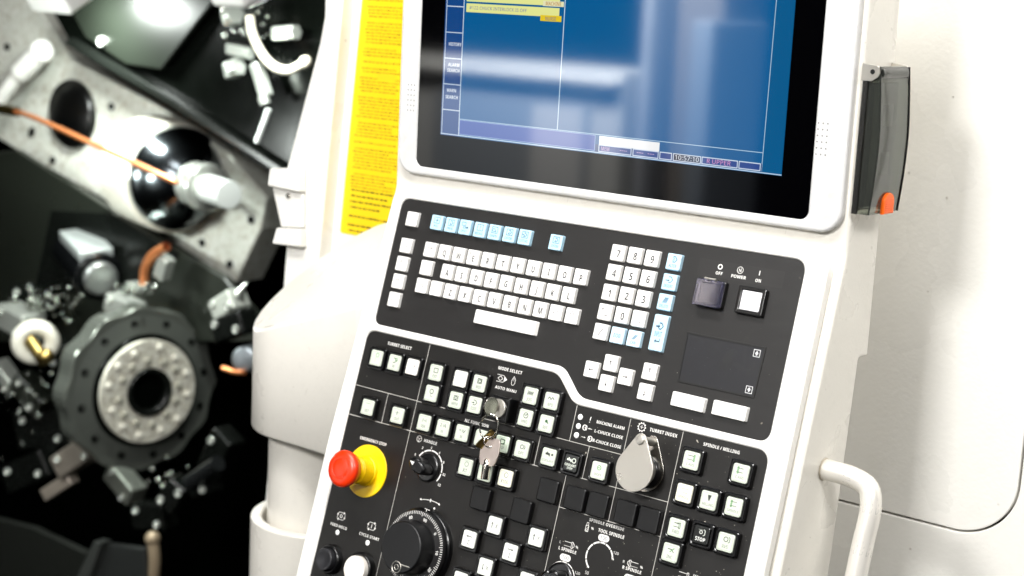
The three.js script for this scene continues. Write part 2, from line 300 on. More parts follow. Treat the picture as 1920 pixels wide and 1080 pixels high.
  // cycle icons
  for (const [u, ch] of [[-0.0410, 'O'], [0.0043, 'I']]) { const v = 0.3334; p.poly([[u - 0.0052, v + 0.0032], [u - 0.0052, v - 0.0012], [u - 0.0036, v - 0.0038], [u + 0.0032, v - 0.0038]], false, 0.0006); p.poly([[u + 0.0052, v - 0.0032], [u + 0.0052, v + 0.0012], [u + 0.0036, v + 0.0038], [u - 0.0032, v + 0.0038]], false, 0.0006); p.poly([[u + 0.0028, v - 0.0056], [u + 0.0052, v - 0.0038], [u + 0.0028, v - 0.0020]], true, 0.0004, true); p.poly([[u - 0.0028, v + 0.0056], [u - 0.0052, v + 0.0038], [u - 0.0028, v + 0.0020]], true, 0.0004, true); p.poly([[u - 0.0066, v - 0.0004], [u - 0.0052, v - 0.0030], [u - 0.0038, v - 0.0004]], true, 0.0004, true); p.poly([[u + 0.0066, v + 0.0004], [u + 0.0052, v + 0.0030], [u + 0.0038, v + 0.0004]], true, 0.0004, true); ch === 'O' ? p.ring(u, v, 0.0015, 0.0009) : p.line(u, v - 0.0022, u, v + 0.0022, 0.001); }
  // spindle override dials
  p.pill(0.2916, 0.2735, 0.0128, 0.0066, '100'); p.dial(0.2914, 0.2931, 0.0150, [232, 198, 164, 132, 101, 76, 46, 18], 0.0017); p.text('120', 0.3052, 0.3118, 0.2822, 0.2850, 'normal'); p.ctext('%', 0.3062, 0.2897, 0.0026); p.text('50', 0.2790, 0.2836, 0.3088, 0.3117, 'normal'); p.ctext('%', 0.2768, 0.2676, 0.0026);
  p.poly([[0.2690, 0.2720], [0.2690, 0.2665], [0.2722, 0.2665], [0.2722, 0.2720]], true, 0.0006); p.poly([[0.2696, 0.2665], [0.2696, 0.2635], [0.2716, 0.2635], [0.2716, 0.2665]], false, 0.0006); p.line(0.2690, 0.2712, 0.2722, 0.2674, 0.0005); p.line(0.2700, 0.2720, 0.2722, 0.2694, 0.0005);
  for (const [u0, s] of [[0.2535, 1], [0.3292, -1]]) {
    p.pill(u0, 0.3026, 0.0128, 0.0066, '100'); p.dial(u0, 0.3222, 0.0150, [232, 198, 164, 132, 101, 76, 46, 18], 0.0017); p.text('120', u0 + 0.0140, u0 + 0.0206, 0.3116, 0.3144, 'normal'); p.text('50', u0 - 0.0124, u0 - 0.0080, 0.338, 0.341, 'normal');
    const a = s > 0 ? 0.2488 : 0.3352; p.line(a, 0.2872, a + s * 0.0085, 0.2872, 0.0005); p.line(a, 0.2912, a + s * 0.0085, 0.2912, 0.0005); const e = a + s * 0.0085; p.poly([[e, 0.2862], [e + s * 0.0016, 0.2862], [e + s * 0.0016, 0.2922], [e, 0.2922]], true, 0.0006); p.poly([[e + s * 0.0016, 0.2866], [e + s * 0.0034, 0.2882], [e + s * 0.0034, 0.2902], [e + s * 0.0016, 0.2918]], false, 0.0006);
    p.ctext(s > 0 ? 'L' : 'R', s > 0 ? 0.2438 : 0.3188, 0.2892, 0.0028, 'normal'); p.ctext('%', s > 0 ? 0.2640 : 0.3391, 0.2895, 0.0026);
  }
  { const a = 0.3790; p.line(a, 0.2828, a + 0.009, 0.2828, 0.0005); p.line(a, 0.2868, a + 0.009, 0.2868, 0.0005); p.poly([[a + 0.009, 0.2818], [a + 0.0106, 0.2818], [a + 0.0106, 0.2878], [a + 0.009, 0.2878]], true, 0.0006); for (let i = 0; i < 3; i++) p.line(a + 0.016 + i * 0.002, 0.2866 - i * 0.001, a + 0.016 + i * 0.002, 0.2812, 0.0009); p.text('SPINDLE LOAD', 0.372, 0.402, 0.2905, 0.2935); }
  plate('operator_plate', grow(opPts, 0.003), opR, p, -0.0006, S({ map: ctex(p.c), roughness: 0.6, roughnessMap: texRep(roughMap, 3), bumpMap: texRep(peel, 30), bumpScale: 0.00005 }));
}
// indicator dots (moulded translucent lamps set in the plate)
const lampMat = PH({ color: 0xf4f4f2, roughness: 0.3, clearcoat: 0.5 });
const dotGeo = latheZ([[0, 0.0008], [0.0022, 0.0006], [0.0029, 0]], 20);
for (const [u, v] of [[0.2353, 0.1663], [0.2354, 0.1754], [0.2354, 0.1845], [-0.0412, 0.3515], [0.0037, 0.3516]]) put(mesh('indicator_lamp', dotGeo, lampMat, con), u, v, -0.0006);

// ---------------------------------------------------------------- legends atlas: 16 x 16 cells of 128 px
const CELL = 128, [atlas, ax] = canvas(2048, 2048); let cell = 0;
ax.fillStyle = '#f0eee9'; ax.fillRect(0, 0, 2048, 2048);
function legend(bg, draw) { const i = cell++, cx = (i % 16) * CELL, cy = Math.floor(i / 16) * CELL; ax.save(); ax.beginPath(); ax.rect(cx, cy, CELL, CELL); ax.clip(); ax.translate(cx, cy); ax.fillStyle = bg; ax.fillRect(0, 0, CELL, CELL); draw?.(ax); ax.restore(); return i; }
function cellUV(g, i, size, sizeY = size) {
  g = g.index ? g.toNonIndexed() : g.clone();
  const p = g.attributes.position, uv = new Float32Array(p.count * 2), cx = (i % 16) * CELL, cy = Math.floor(i / 16) * CELL;
  for (let k = 0; k < p.count; k++) { const a = THREE.MathUtils.clamp(p.getX(k) / size + 0.5, 0.02, 0.98), b = THREE.MathUtils.clamp(0.5 - p.getY(k) / sizeY, 0.02, 0.98); uv[2 * k] = (cx + a * CELL) / 2048; uv[2 * k + 1] = 1 - (cy + b * CELL) / 2048; }
  g.setAttribute('uv', new THREE.BufferAttribute(uv, 2)); return g;
}
const T = (x, s, px, py, size, col = '#3c3a3c', weight = 'normal', sx = 1) => { x.fillStyle = col; x.font = `${weight} ${size}px ${FONT}`; x.textAlign = 'center'; x.textBaseline = 'middle'; x.save(); x.translate(px, py); x.scale(sx, 1); x.fillText(s, 0, 0); x.restore(); };
const strokeL = (x, pts, col = '#3c3a3c', lw = 4, close = false) => { x.strokeStyle = col; x.lineWidth = lw; x.lineJoin = 'round'; x.beginPath(); pts.forEach(([a, b], i) => (i ? x.lineTo(a, b) : x.moveTo(a, b))); if (close) x.closePath(); x.stroke(); };
const arrow = (x, x0, y0, x1, y1, col = '#2c2a2c', lw = 5, hd = 12) => { strokeL(x, [[x0, y0], [x1, y1]], col, lw); const t = Math.atan2(y1 - y0, x1 - x0); x.fillStyle = col; x.beginPath(); x.moveTo(x1 + 3 * Math.cos(t), y1 + 3 * Math.sin(t)); for (const d of [2.55, -2.55]) x.lineTo(x1 + hd * Math.cos(t + d), y1 + hd * Math.sin(t + d)); x.fill(); };
const KEYW = '#f3f1ed', KEYB = '#b9dff2', INKB = '#0c3f63';

// keys
const keyMat = S({ map: null, roughness: 0.5 });
function keyGeo(w, h) { const t = 0.0048; const g = slab(rrect(-w / 2, -h / 2, w / 2, h / 2, 0.0012), 0, t, 0.0007, 3, 4); const p = g.attributes.position; for (let i = 0; i < p.count; i++) { const k = 1 - 0.05 * (p.getZ(i) / t); p.setXY(i, p.getX(i) * k, p.getY(i) * k); } g.computeVertexNormals(); return g; }
const K17 = keyGeo(0.0163, 0.0165), KIN = keyGeo(0.0163, 0.0365), KSP = keyGeo(0.083, 0.0150), KTB = keyGeo(0.0372, 0.0140);
const pendingKeys = [];
function key(name, geo, u, v, i, w = 0.0164, h = w) { const m = mesh(name, cellUV(geo, i, w, h), keyMat, con); put(m, u + rr(-0.00015, 0.00015), v + rr(-0.00015, 0.00015), -0.0012 + rr(-0.00015, 0.00015)); m.rotation.z = rr(-0.008, 0.008); return m; }
const letter = (ch, sub) => legend(KEYW, (x) => { T(x, ch, 72, 74, 72, '#1b191b', 'bold', 0.74); if (sub) T(x, sub, 32, 32, 34, '#5b595b'); });
const word = (s, bg = KEYW, col = '#4a484e', size = 40) => legend(bg, (x) => { const L = s.split('|'); L.forEach((t, i) => T(x, t, 64, 66 + (i - (L.length - 1) / 2) * size * 0.95, size, col, 'normal', 0.85)); });
{
  const q = [null, ['Q', '!'], ['W', '@'], ['E', '#'], ['R', '$'], ['T', '%'], ['Y', '&'], ['U', '*'], ['I', '('], ['O', ')'], ['P', '"']];
  const tab = legend(KEYW, (x) => { arrow(x, 34, 50, 88, 50, '#4a484a', 5, 16); strokeL(x, [[94, 40], [94, 60]], '#4a484a', 4); T(x, 'TAB', 60, 88, 26, '#9a989a'); });
  q.forEach((k, i) => key('key', K17, 0.0023 + 0.01997 * i, 0.0305, k ? letter(k[0], k[1]) : tab));
  const shift = () => legend(KEYW, (x) => { strokeL(x, [[64, 26], [84, 48], [74, 48], [74, 66], [54, 66], [54, 48], [44, 48]], '#6a686c', 4, true); T(x, 'SHIFT', 64, 92, 28, '#7a787c', 'normal', 0.85); });
  key('key', K17, 0.0024, 0.0505, shift());
  [['A', '~'], ['S', '`'], ['D', '_'], ['F', "'"], ['G', ';'], ['H', ':'], ['J', '^'], ['K', '['], ['L', ']']].forEach((k, i) => key('key', K17, 0.0322 + 0.01998 * i, 0.0505, letter(...k)));
  key('key', K17, 0.0020, 0.0705, word('CTRL')); key('key', K17, 0.0220, 0.0705, word('|WIN', KEYW, '#6a686c', 32));
  [['Z'], ['X', '~'], ['C', '<'], ['V', '>'], ['B'], ['N', '?'], ['M']].forEach((k, i) => key('key', K17, 0.0420 + 0.01998 * i, 0.0705, letter(...k)));
  key('key', K17, 0.1818, 0.0705, word('ALT')); key('key', K17, 0.2018, 0.0705, shift());
  key('space_bar', KSP, 0.1215, 0.0902, legend(KEYW), 0.083, 0.015);
  const light = legend(KEYW, (x) => { for (let i = 0; i < 8; i++) { const a = i * 0.785; strokeL(x, [[64 + 16 * Math.cos(a), 66 + 16 * Math.sin(a)], [64 + 36 * Math.cos(a), 66 + 36 * Math.sin(a)]], '#55535a', 5); } T(x, 'ON', 64, 66, 22, '#55535a'); });
  [light, word('ESC'), word('SPEC|SET', KEYW, '#4a484e', 36), word('ABC|/abc', KEYW, '#4a484e', 36), word('AUX')].forEach((c, i) => key('key', K17, -0.0325, [0.0012, 0.0308, 0.0510, 0.0708, 0.0910][i], c));
  const icon = (t, f) => legend(KEYB, (x) => { strokeL(x, [[38, 20], [96, 20], [96, 70], [38, 70]], INKB, 4, true); f(x); T(x, t, 64, 94, 27, INKB, 'normal', t.length > 5 ? 0.72 : 0.9); });
  const page = (x, s = 1) => { strokeL(x, [[56, 30], [72, 30], [84, 45], [72, 60], [56, 60], [64, 45]], INKB, 5); };
  const bl = [icon('POS', (x) => { strokeL(x, [[67, 28], [67, 62]], INKB, 5); strokeL(x, [[50, 45], [84, 45]], INKB, 5); }), icon('PROG', (x) => page(x)), legend(KEYB, (x) => { strokeL(x, [[30, 24], [70, 24], [70, 50], [30, 50]], INKB, 4, true); strokeL(x, [[50, 60], [76, 60], [76, 72], [50, 72]], INKB, 4, true); x.fillStyle = '#123a55'; x.beginPath(); x.arc(90, 66, 9, 0, 7); x.fill(); T(x, 'OFFSET', 62, 96, 26, INKB, 'normal', 0.72); }), icon('MESSAGE', (x) => T(x, '?', 67, 46, 42, INKB)), icon('GRAPH', (x) => strokeL(x, [[46, 58], [46, 36], [66, 36], [82, 58], [46, 58]], INKB, 4)), icon('CUSTOM', (x) => page(x)), icon('CUSTOM2', (x) => { page(x); arrow(x, 40, 45, 58, 45, INKB, 4, 10); })];
  bl.forEach((c, i) => tag(key('key', K17, 0.0033 + 0.01992 * i, 0.0006, c), 'light blue function key'));
  tag(key('key', K17, 0.1629, 0.0004, icon('SYSTEM', (x) => page(x))), 'light blue SYSTEM key');
  const num = (s, sub) => legend(KEYW, (x) => { T(x, s, 74, 72, 78, '#1b191c', 'bold', 0.8); if (sub) T(x, sub, 36, 34, 36, '#4c4a50'); });
  const rows = [[num('7'), num('8'), num('9')], [num('4'), num('5'), num('6')], [num('1', '('), num('2', ')'), num('3', '|')], [legend(KEYW, (x) => { strokeL(x, [[30, 42], [58, 42]], '#3c3a3e', 5); strokeL(x, [[44, 28], [44, 56]], '#3c3a3e', 5); strokeL(x, [[68, 90], [98, 90]], '#3c3a3e', 6); }), num('0', '='), legend(KEYW, (x) => { T(x, ',', 44, 36, 60, '#3c3a3e'); T(x, '.', 78, 66, 80, '#3c3a3e'); })], [legend(KEYW, (x) => strokeL(x, [[48, 94], [84, 40]], '#3c3a3e', 6))]];
  rows.forEach((r, j) => r.forEach((c, i) => key('key', K17, 0.2395 + 0.01993 * i, 0.0003 + 0.01997 * j, c)));
  tag(key('key', K17, 0.2594, 0.0802, word('EOB', '#c9e6f5', INKB, 42)), 'light blue EOB key');
  tag(key('key', K17, 0.2792, 0.0802, legend('#c9e6f5', (x) => { for (let i = 0; i < 3; i++) strokeL(x, [[46 + i * 9, 70], [74 + i * 9, 34]], INKB, 4); T(x, 'CAN', 64, 94, 30, INKB, 'normal', 0.85); })), 'light blue CAN key');
  const ed = (t, f) => legend('#bde0f2', (x) => { f(x); T(x, t, 62, 94, 30, INKB, 'normal', 0.8); });
  const pg = (x) => strokeL(x, [[54, 24], [74, 24], [90, 45], [74, 66], [56, 66]], INKB, 5);
  [ed('ALTER', (x) => { pg(x); T(x, '3', 60, 46, 40, INKB); }), ed('INSERT', (x) => { pg(x); arrow(x, 30, 52, 62, 52, INKB, 6, 14); }), ed('DELETE', (x) => { for (let i = 0; i < 4; i++) strokeL(x, [[46 + i * 10, 70], [66 + i * 8, 28]], INKB, 5); })].forEach((c, i) => tag(key('key', K17, 0.3044, 0.0001 + 0.0199 * i, c), 'light blue edit key'));
  tag(key('key', KIN, 0.3045, 0.0702, legend('#bde0f2', (x) => { strokeL(x, [[60, 30], [80, 30], [96, 40], [80, 50], [60, 50]], INKB, 4); arrow(x, 34, 42, 66, 42, '#123a55', 5, 14); T(x, 'INPUT', 64, 68, 24, INKB, 'normal', 0.95); strokeL(x, [[88, 82], [88, 92], [52, 92]], '#123a55', 4); arrow(x, 80, 92, 46, 92, '#123a55', 4, 12); }), 0.0164, 0.0366), 'tall light blue INPUT key');
  const ar = (dx, dy) => legend(KEYW, (x) => arrow(x, 64 - dx * 22, 64 - dy * 22, 64 + dx * 22, 64 + dy * 22, '#222024', 6, 18));
  for (const [u, v, dx, dy] of [[0.2384, 0.1182, -1, 0], [0.2588, 0.1080, 0, -1], [0.2785, 0.1181, 1, 0], [0.2587, 0.1282, 0, 1]]) key('key', K17, u, v, ar(dx, dy));
  key('key', K17, 0.3042, 0.1082, legend(KEYW, (x) => { arrow(x, 64, 70, 64, 34, '#222024', 6, 16); T(x, 'PAGE', 62, 94, 30, '#6a686c', 'normal', 0.85); }));
  key('key', K17, 0.3041, 0.1281, legend(KEYW, (x) => { T(x, 'PAGE', 60, 34, 30, '#6a686c', 'normal', 0.85); arrow(x, 62, 58, 62, 94, '#222024', 6, 16); }));
  // touch pad
  const blank = legend(KEYW);
  key('touchpad_button', KTB, 0.3518, 0.1279, blank, 0.0372, 0.014); key('touchpad_button', KTB, 0.3966, 0.1273, blank, 0.0372, 0.014);
}
{ // touch pad: sunk surface with a raised lip
  const lip = roundPoly(neg([[0.3330, 0.0630], [0.4185, 0.0630], [0.4170, 0.1115], [0.3340, 0.1115]]), 0.0015); lip.holes.push(roundPoly(neg([[0.3345, 0.0645], [0.4170, 0.0645], [0.4156, 0.1100], [0.3354, 0.1100]]), 0.001));
  const m = put(mesh('touchpad', slab(lip, -0.001, 0.0009, 0.0003), MAT.blackMatte, con), 0, 0, -0.0008);
  const p = printer(0.333, 0.062, 0.419, 0.112, 4000); p.x.fillStyle = '#15151a'; p.x.fillRect(0, 0, p.w, p.h); smudge(p.x, p.w, p.h, 60); speck(p.x, p.w, p.h, 26, 1.2);
  p.col = '#f2f2f2'; for (const [v, d] of [[0.0704, 1], [0.1046, -1]]) { p.poly([[0.4068, v - 0.0032], [0.4132, v - 0.0032], [0.4132, v + 0.0032], [0.4068, v + 0.0032]], true, 0.0006); p.poly([[0.41, v - d * 0.0024], [0.4119, v + d * 0.0006], [0.4108, v + d * 0.0006], [0.4108, v + d * 0.002], [0.4092, v + d * 0.002], [0.4092, v + d * 0.0006], [0.4081, v + d * 0.0006]], true, 0.0005, true); }
  const g = slab(roundPoly(neg([[0.3345, 0.0645], [0.4170, 0.0645], [0.4156, 0.1100], [0.3354, 0.1100]]), 0.0008), -0.001, 0.0002); planarUV(g, p.u0, -p.v1, p.u1 - p.u0, p.v1 - p.v0);
  mesh('pad_surface', g, S({ map: ctex(p.c), roughness: 0.5 }), m);
}
// power buttons
{
  const fr = (w, h) => { const s = rrect(-w / 2, -h / 2, w / 2, h / 2, 0.002); s.holes.push(rrect(-w / 2 + 0.0042, -h / 2 + 0.004, w / 2 - 0.0042, h / 2 - 0.004, 0.0012)); return slab(s, 0, 0.0062, 0.0012, 3); };
  const off = put(mesh('power_button', fr(0.0300, 0.0262), MAT.blackGloss, con), 0.3515, 0.0237, -0.001);
  mesh('lens', slab(rrect(-0.0112, -0.0096, 0.0112, 0.0096, 0.001), 0.0005, 0.0046, 0.0006), PH({ color: 0x121019, roughness: 0.3, clearcoat: 0.6, clearcoatRoughness: 0.2 }), off);
  const guard = rrect(-0.0142, -0.0132, 0.0142, 0.0120, 0.0014); const gh = rrect(-0.0122, -0.0112, 0.0122, 0.0085, 0.001); guard.holes.push(gh);
  mesh('guard_frame', slab(guard, 0.0066, 0.0110, 0.0006), PH({ color: 0xb4b3d6, roughness: 0.06, transmission: 0.95, thickness: 0.002, ior: 1.49 }), off);
  mesh('guard_window', slab(rrect(-0.0122, -0.0112, 0.0122, 0.0085, 0.001), 0.0098, 0.0108, 0.0002), PH({ color: 0xc6c5de, roughness: 0.04, transmission: 0.97, thickness: 0.001, ior: 1.49 }), off);
  mesh('hinge', merge([new THREE.CylinderGeometry(0.0011, 0.0011, 0.012, 12).rotateZ(Math.PI / 2).translate(0, 0.0128, 0.0105), new THREE.BoxGeometry(0.003, 0.003, 0.004).translate(0.004, 0.0118, 0.0085), new THREE.BoxGeometry(0.003, 0.003, 0.004).translate(-0.004, 0.0118, 0.0085)]), MAT.satin, off);
  tag(off, 'dark OFF power button under a clear hinged guard');
  const on = put(mesh('power_button', fr(0.0290, 0.0262), MAT.blackGloss, con), 0.3950, 0.0243, -0.001);
  mesh('lens', slab(rrect(-0.0104, -0.0092, 0.0104, 0.0092, 0.001), 0.0005, 0.0054, 0.0006), PH({ color: 0xe8e6ea, roughness: 0.35, clearcoat: 0.4 }), on); tag(on, 'white ON power button in a black frame');
}
// ---------------------------------------------------------------- illuminated push buttons
const lensMat = PH({ roughness: 0.4, clearcoat: 0.7, clearcoatRoughness: 0.12 });
const BW = 0.0240, LW = 0.0168;
const bezGeo = (() => { const s = rrect(-BW / 2, -BW / 2, BW / 2, BW / 2, 0.0026); s.holes.push(rrect(-LW / 2 - 0.0002, -LW / 2 - 0.0002, LW / 2 + 0.0002, LW / 2 + 0.0002, 0.0022)); return slab(s, 0, 0.0062, 0.0014, 3, 5); })();
const lensGeo = slab(rrect(-LW / 2, -LW / 2, LW / 2, LW / 2, 0.0022), 0.001, 0.0066, 0.0009, 3, 5);
const blankGeo = slab(rrect(-0.0117, -0.0117, 0.0117, 0.0117, 0.0022), 0, 0.0068, 0.0016, 3, 5);
const LG = '#d3dacb', LGY = '#f2f0dc', INK = '#2c342f', GRN = '#4f8a4c';
const low = (t, f, bg = LG) => legend(bg, (x) => { x.strokeStyle = 'rgba(120,128,120,.5)'; x.lineWidth = 3; x.strokeRect(10, 12, 108, 104); f?.(x); if (t) T(x, t, 66, 92, t.length > 4 ? 26 : 32, '#666b64', 'normal', 0.9); });
const box = (x) => strokeL(x, [[48, 28], [88, 28], [88, 62], [48, 62]], INK, 5, true);
const ringI = (x, cx = 68, cy = 46, r = 18, col = INK) => { x.strokeStyle = col; x.lineWidth = 5; x.beginPath(); x.arc(cx, cy, r, 0, 7); x.stroke(); };
const spin = (x, right) => { const c = GRN; strokeL(x, [[34, 30], [84, 30]], INK, 4); strokeL(x, [[34, 58], [84, 58]], INK, 4); strokeL(x, right ? [[40, 22], [48, 22], [48, 66], [40, 66]] : [[84, 22], [92, 22], [92, 66], [84, 66]], c, 5, true); };
const jog = (ch, dx, dy) => legend('#e2e5dd', (x) => { if (dy) { arrow(x, 46, 64 - dy * 22, 46, 64 + dy * 22, '#18181a', 6, 16); T(x, ch, 88, 66, 46, '#18181a', 'normal', 0.9); } else { arrow(x, 64 - dx * 26, 42, 64 + dx * 26, 42, '#18181a', 6, 16); T(x, ch, 66, 88, 46, '#18181a', 'normal', 0.9); } });
function button(u, v, i, label) {
  const b = put(mesh('push_button', bezGeo, MAT.blackGloss, con), u + rr(-0.0002, 0.0002), v + rr(-0.0002, 0.0002), -0.0006);
  b.rotation.z = rr(-0.012, 0.012);
  mesh('lens', cellUV(lensGeo, i, LW), lensMat, b); if (label) tag(b, label); return b;
}
{
  const page = (x, c = INK) => strokeL(x, [[50, 26], [70, 26], [88, 44], [70, 62], [50, 62]], c, 5);
  const B = [
    [-0.0363, 0.1575, low('', (x) => { ringI(x, 74, 38, 16, '#7fa77d'); strokeL(x, [[58, 56], [58, 96]], '#a8ada6', 4); })], [-0.0100, 0.1577, low('W', (x) => { page(x); ringI(x, 84, 36, 12, GRN); })], [0.0161, 0.1576, low('', (x) => { x.strokeStyle = '#b9a8a2'; x.lineWidth = 4; x.beginPath(); x.arc(66, 48, 22, 2, 7); x.stroke(); T(x, '2', 88, 60, 34, INK); }, '#f4f1ea')],
    [0.0491, 0.1574, low('EXT', box)], [0.0831, 0.1576, low('M1', (x) => strokeL(x, [[48, 40], [56, 30], [96, 30]], '#9aa097', 4), '#f2f1ea')], [0.1086, 0.1577, low('MDI', (x) => { box(x); strokeL(x, [[56, 36], [80, 36], [80, 54], [56, 54]], INK, 4, true); page(x); })],
    [0.0493, 0.1800, low('', (x) => { ringI(x); strokeL(x, [[64, 64], [64, 86], [86, 86]], '#8b9089', 4); })], [0.0830, 0.1803, low('MEM', (x) => { box(x); ringI(x, 68, 45, 11); })], [0.1083, 0.1803, low('EDIT', (x) => { page(x); arrow(x, 34, 46, 62, 46, INK, 5, 14); })],
    [0.1750, 0.1576, low('JOG', (x) => strokeL(x, [[40, 26], [40, 58], [52, 30], [52, 58], [64, 30], [64, 58], [76, 30], [76, 58], [88, 30], [88, 58]], INK, 4))], [0.2012, 0.1577, low('RPD', (x) => strokeL(x, [[34, 50], [48, 34], [62, 52], [76, 34], [92, 50]], INK, 6))],
    [0.1750, 0.1803, low('HND', (x) => { ringI(x, 68, 44, 20); strokeL(x, [[68, 44], [82, 30]], INK, 6); strokeL(x, [[68, 44], [54, 40]], INK, 5); })], [0.2011, 0.1806, low('REF', (x) => { x.fillStyle = '#24552a'; x.beginPath(); x.arc(66, 44, 12, 0, 7); x.fill(); arrow(x, 88, 60, 74, 50, '#24552a', 5, 12); })],
    [-0.0333, 0.2115, low('RST', (x) => strokeL(x, [[40, 30], [92, 30]], '#9ab098', 5))], [0.0106, 0.2115, low('OUT', (x) => { arrow(x, 60, 60, 60, 32, INK, 5, 14); strokeL(x, [[40, 40], [92, 40]], '#9aa097', 4); })],
    [0.0482, 0.2117, low('SBK', (x) => { T(x, 'Z+X', 68, 44, 30, INK); })], [0.0744, 0.2118, low('W', (x) => { T(x, '2 o', 60, 42, 34, INK); strokeL(x, [[86, 30], [94, 56]], INK, 5); })], [0.1006, 0.2115, low('M', (x) => { T(x, '= o', 58, 42, 34, INK); strokeL(x, [[80, 60], [98, 36]], INK, 5); })], [0.1265, 0.2114, low('BDT')], [0.1535, 0.2118, low('OSP', (x) => { strokeL(x, [[48, 26], [78, 26], [90, 42], [78, 60], [48, 60]], '#2d6b33', 6); box(x); }, '#d9e6d3')], [0.1792, 0.2118, low('OPT', (x) => { ringI(x, 64, 44, 15); strokeL(x, [[86, 28], [94, 44], [86, 60]], INK, 6); })],
    [0.2125, 0.2118, low('COOLANT', (x) => { x.fillStyle = '#22261f'; x.fillRect(34, 34, 40, 16); x.fillRect(46, 26, 10, 12); x.fillRect(66, 40, 10, 18); x.beginPath(); x.arc(96, 42, 9, 0, 7); x.fill(); })],
    [0.2404, 0.2120, legend('#0c0f0c', (x) => { x.fillStyle = '#dfe6d8'; x.fillRect(24, 34, 40, 14); x.fillRect(36, 24, 10, 12); x.fillRect(58, 40, 10, 16); x.strokeStyle = '#dfe6d8'; x.lineWidth = 7; x.beginPath(); x.arc(88, 42, 16, 0, 7); x.stroke(); T(x, 'COOLANT', 64, 80, 26, '#dfe6d8', 'bold', 0.85); T(x, 'STOP', 64, 104, 24, '#dfe6d8', 'bold', 0.9); }), 'black coolant stop button with white legend'],
    [0.2730, 0.2119, low('INDEX', (x) => { ringI(x, 68, 42, 16, '#3f8a40'); strokeL(x, [[58, 42], [78, 42]], '#3f8a40', 5); })],
    [0.1146, 0.2442, low('', (x) => { ringI(x, 72, 40, 18, '#7d837b'); T(x, 'X1', 68, 90, 40, '#2c302c'); })], [0.1405, 0.2444, low('', (x) => { T(x, 'X10', 68, 90, 40, '#2c302c'); }, '#dfe8d6')], [0.1671, 0.2441, low('', (x) => { ringI(x, 70, 38, 18, '#7d837b'); T(x, 'X100', 66, 90, 38, '#2c302c', 'normal', 0.85); }, LGY)],
    [0.1662, 0.2922, jog('X', 0, -1)], [0.1392, 0.3135, jog('Z', -1, 0)], [0.2190, 0.2917, jog('Y', 0, -1)], [0.1922, 0.3133, jog('Z', 1, 0)], [0.1660, 0.3351, jog('X', 0, 1)], [0.1392, 0.3560, jog('C', -1, 0)], [0.2185, 0.3355, jog('Y', 0, 1)], [0.1915, 0.3560, jog('C', 1, 0)],
    [0.3700, 0.1803, low('C AXIS', (x) => spin(x, false))], [0.4227, 0.1805, low('C AXIS', (x) => { spin(x, true); })],
    [0.3703, 0.2113, low('SPINDLE', (x) => { strokeL(x, [[40, 34], [92, 30], [92, 38]], '#8a8f86', 4); strokeL(x, [[52, 60], [92, 60]], '#8a8f86', 4); }, LGY)], [0.3967, 0.2117, low('MILLING', (x) => { x.fillStyle = '#3a3f3a'; x.beginPath(); x.moveTo(54, 24); x.lineTo(84, 24); x.lineTo(72, 64); x.lineTo(64, 64); x.fill(); })], [0.4230, 0.2117, low('SPINDLE', (x) => spin(x, true))],
    [0.3698, 0.2442, low('FWD', (x) => { strokeL(x, [[44, 30], [74, 30]], INK, 5); arrow(x, 60, 30, 82, 30, INK, 5, 14); strokeL(x, [[40, 56], [84, 56]], INK, 4); strokeL(x, [[84, 24], [94, 24], [94, 64], [84, 64]], '#4a5e48', 5, true); })],
    [0.3967, 0.2440, legend('#0b0d0b', (x) => { x.strokeStyle = '#e6e8e2'; x.lineWidth = 5; x.beginPath(); x.arc(60, 44, 11, 0, 7); x.stroke(); strokeL(x, [[38, 28], [78, 28]], '#8f958c', 4); strokeL(x, [[80, 22], [92, 30], [92, 58], [80, 66]], '#cfd3ca', 6); T(x, 'STOP', 64, 94, 38, '#f2f3ee', 'bold', 0.9); }), 'black spindle stop button with white legend'],
    [0.4227, 0.2444, low('RVS', (x) => { ringI(x, 64, 42, 16); strokeL(x, [[84, 22], [94, 30], [94, 56], [84, 64]], '#4a5e48', 5); })], [0.3694, 0.2678, low('INC', (x) => { strokeL(x, [[40, 38], [72, 38], [92, 58]], INK, 5); strokeL(x, [[60, 58], [92, 26]], '#4f8a4c', 6); })],
  ];
  for (const b of B) button(...b);
  for (const [u, v] of [[0.2202, 0.2441], [0.2530, 0.2443], [0.2799, 0.2442], [0.3124, 0.2440], [0.3388, 0.2444], [0.1414, 0.2709], [0.1937, 0.2708]]) { const m = put(mesh('blank_cap', blankGeo, MAT.blackPlastic, con), u, v, -0.0006); m.rotation.z = rr(-0.012, 0.012); }
}
const atlasTex = ctex(atlas); keyMat.map = atlasTex; lensMat.map = atlasTex;

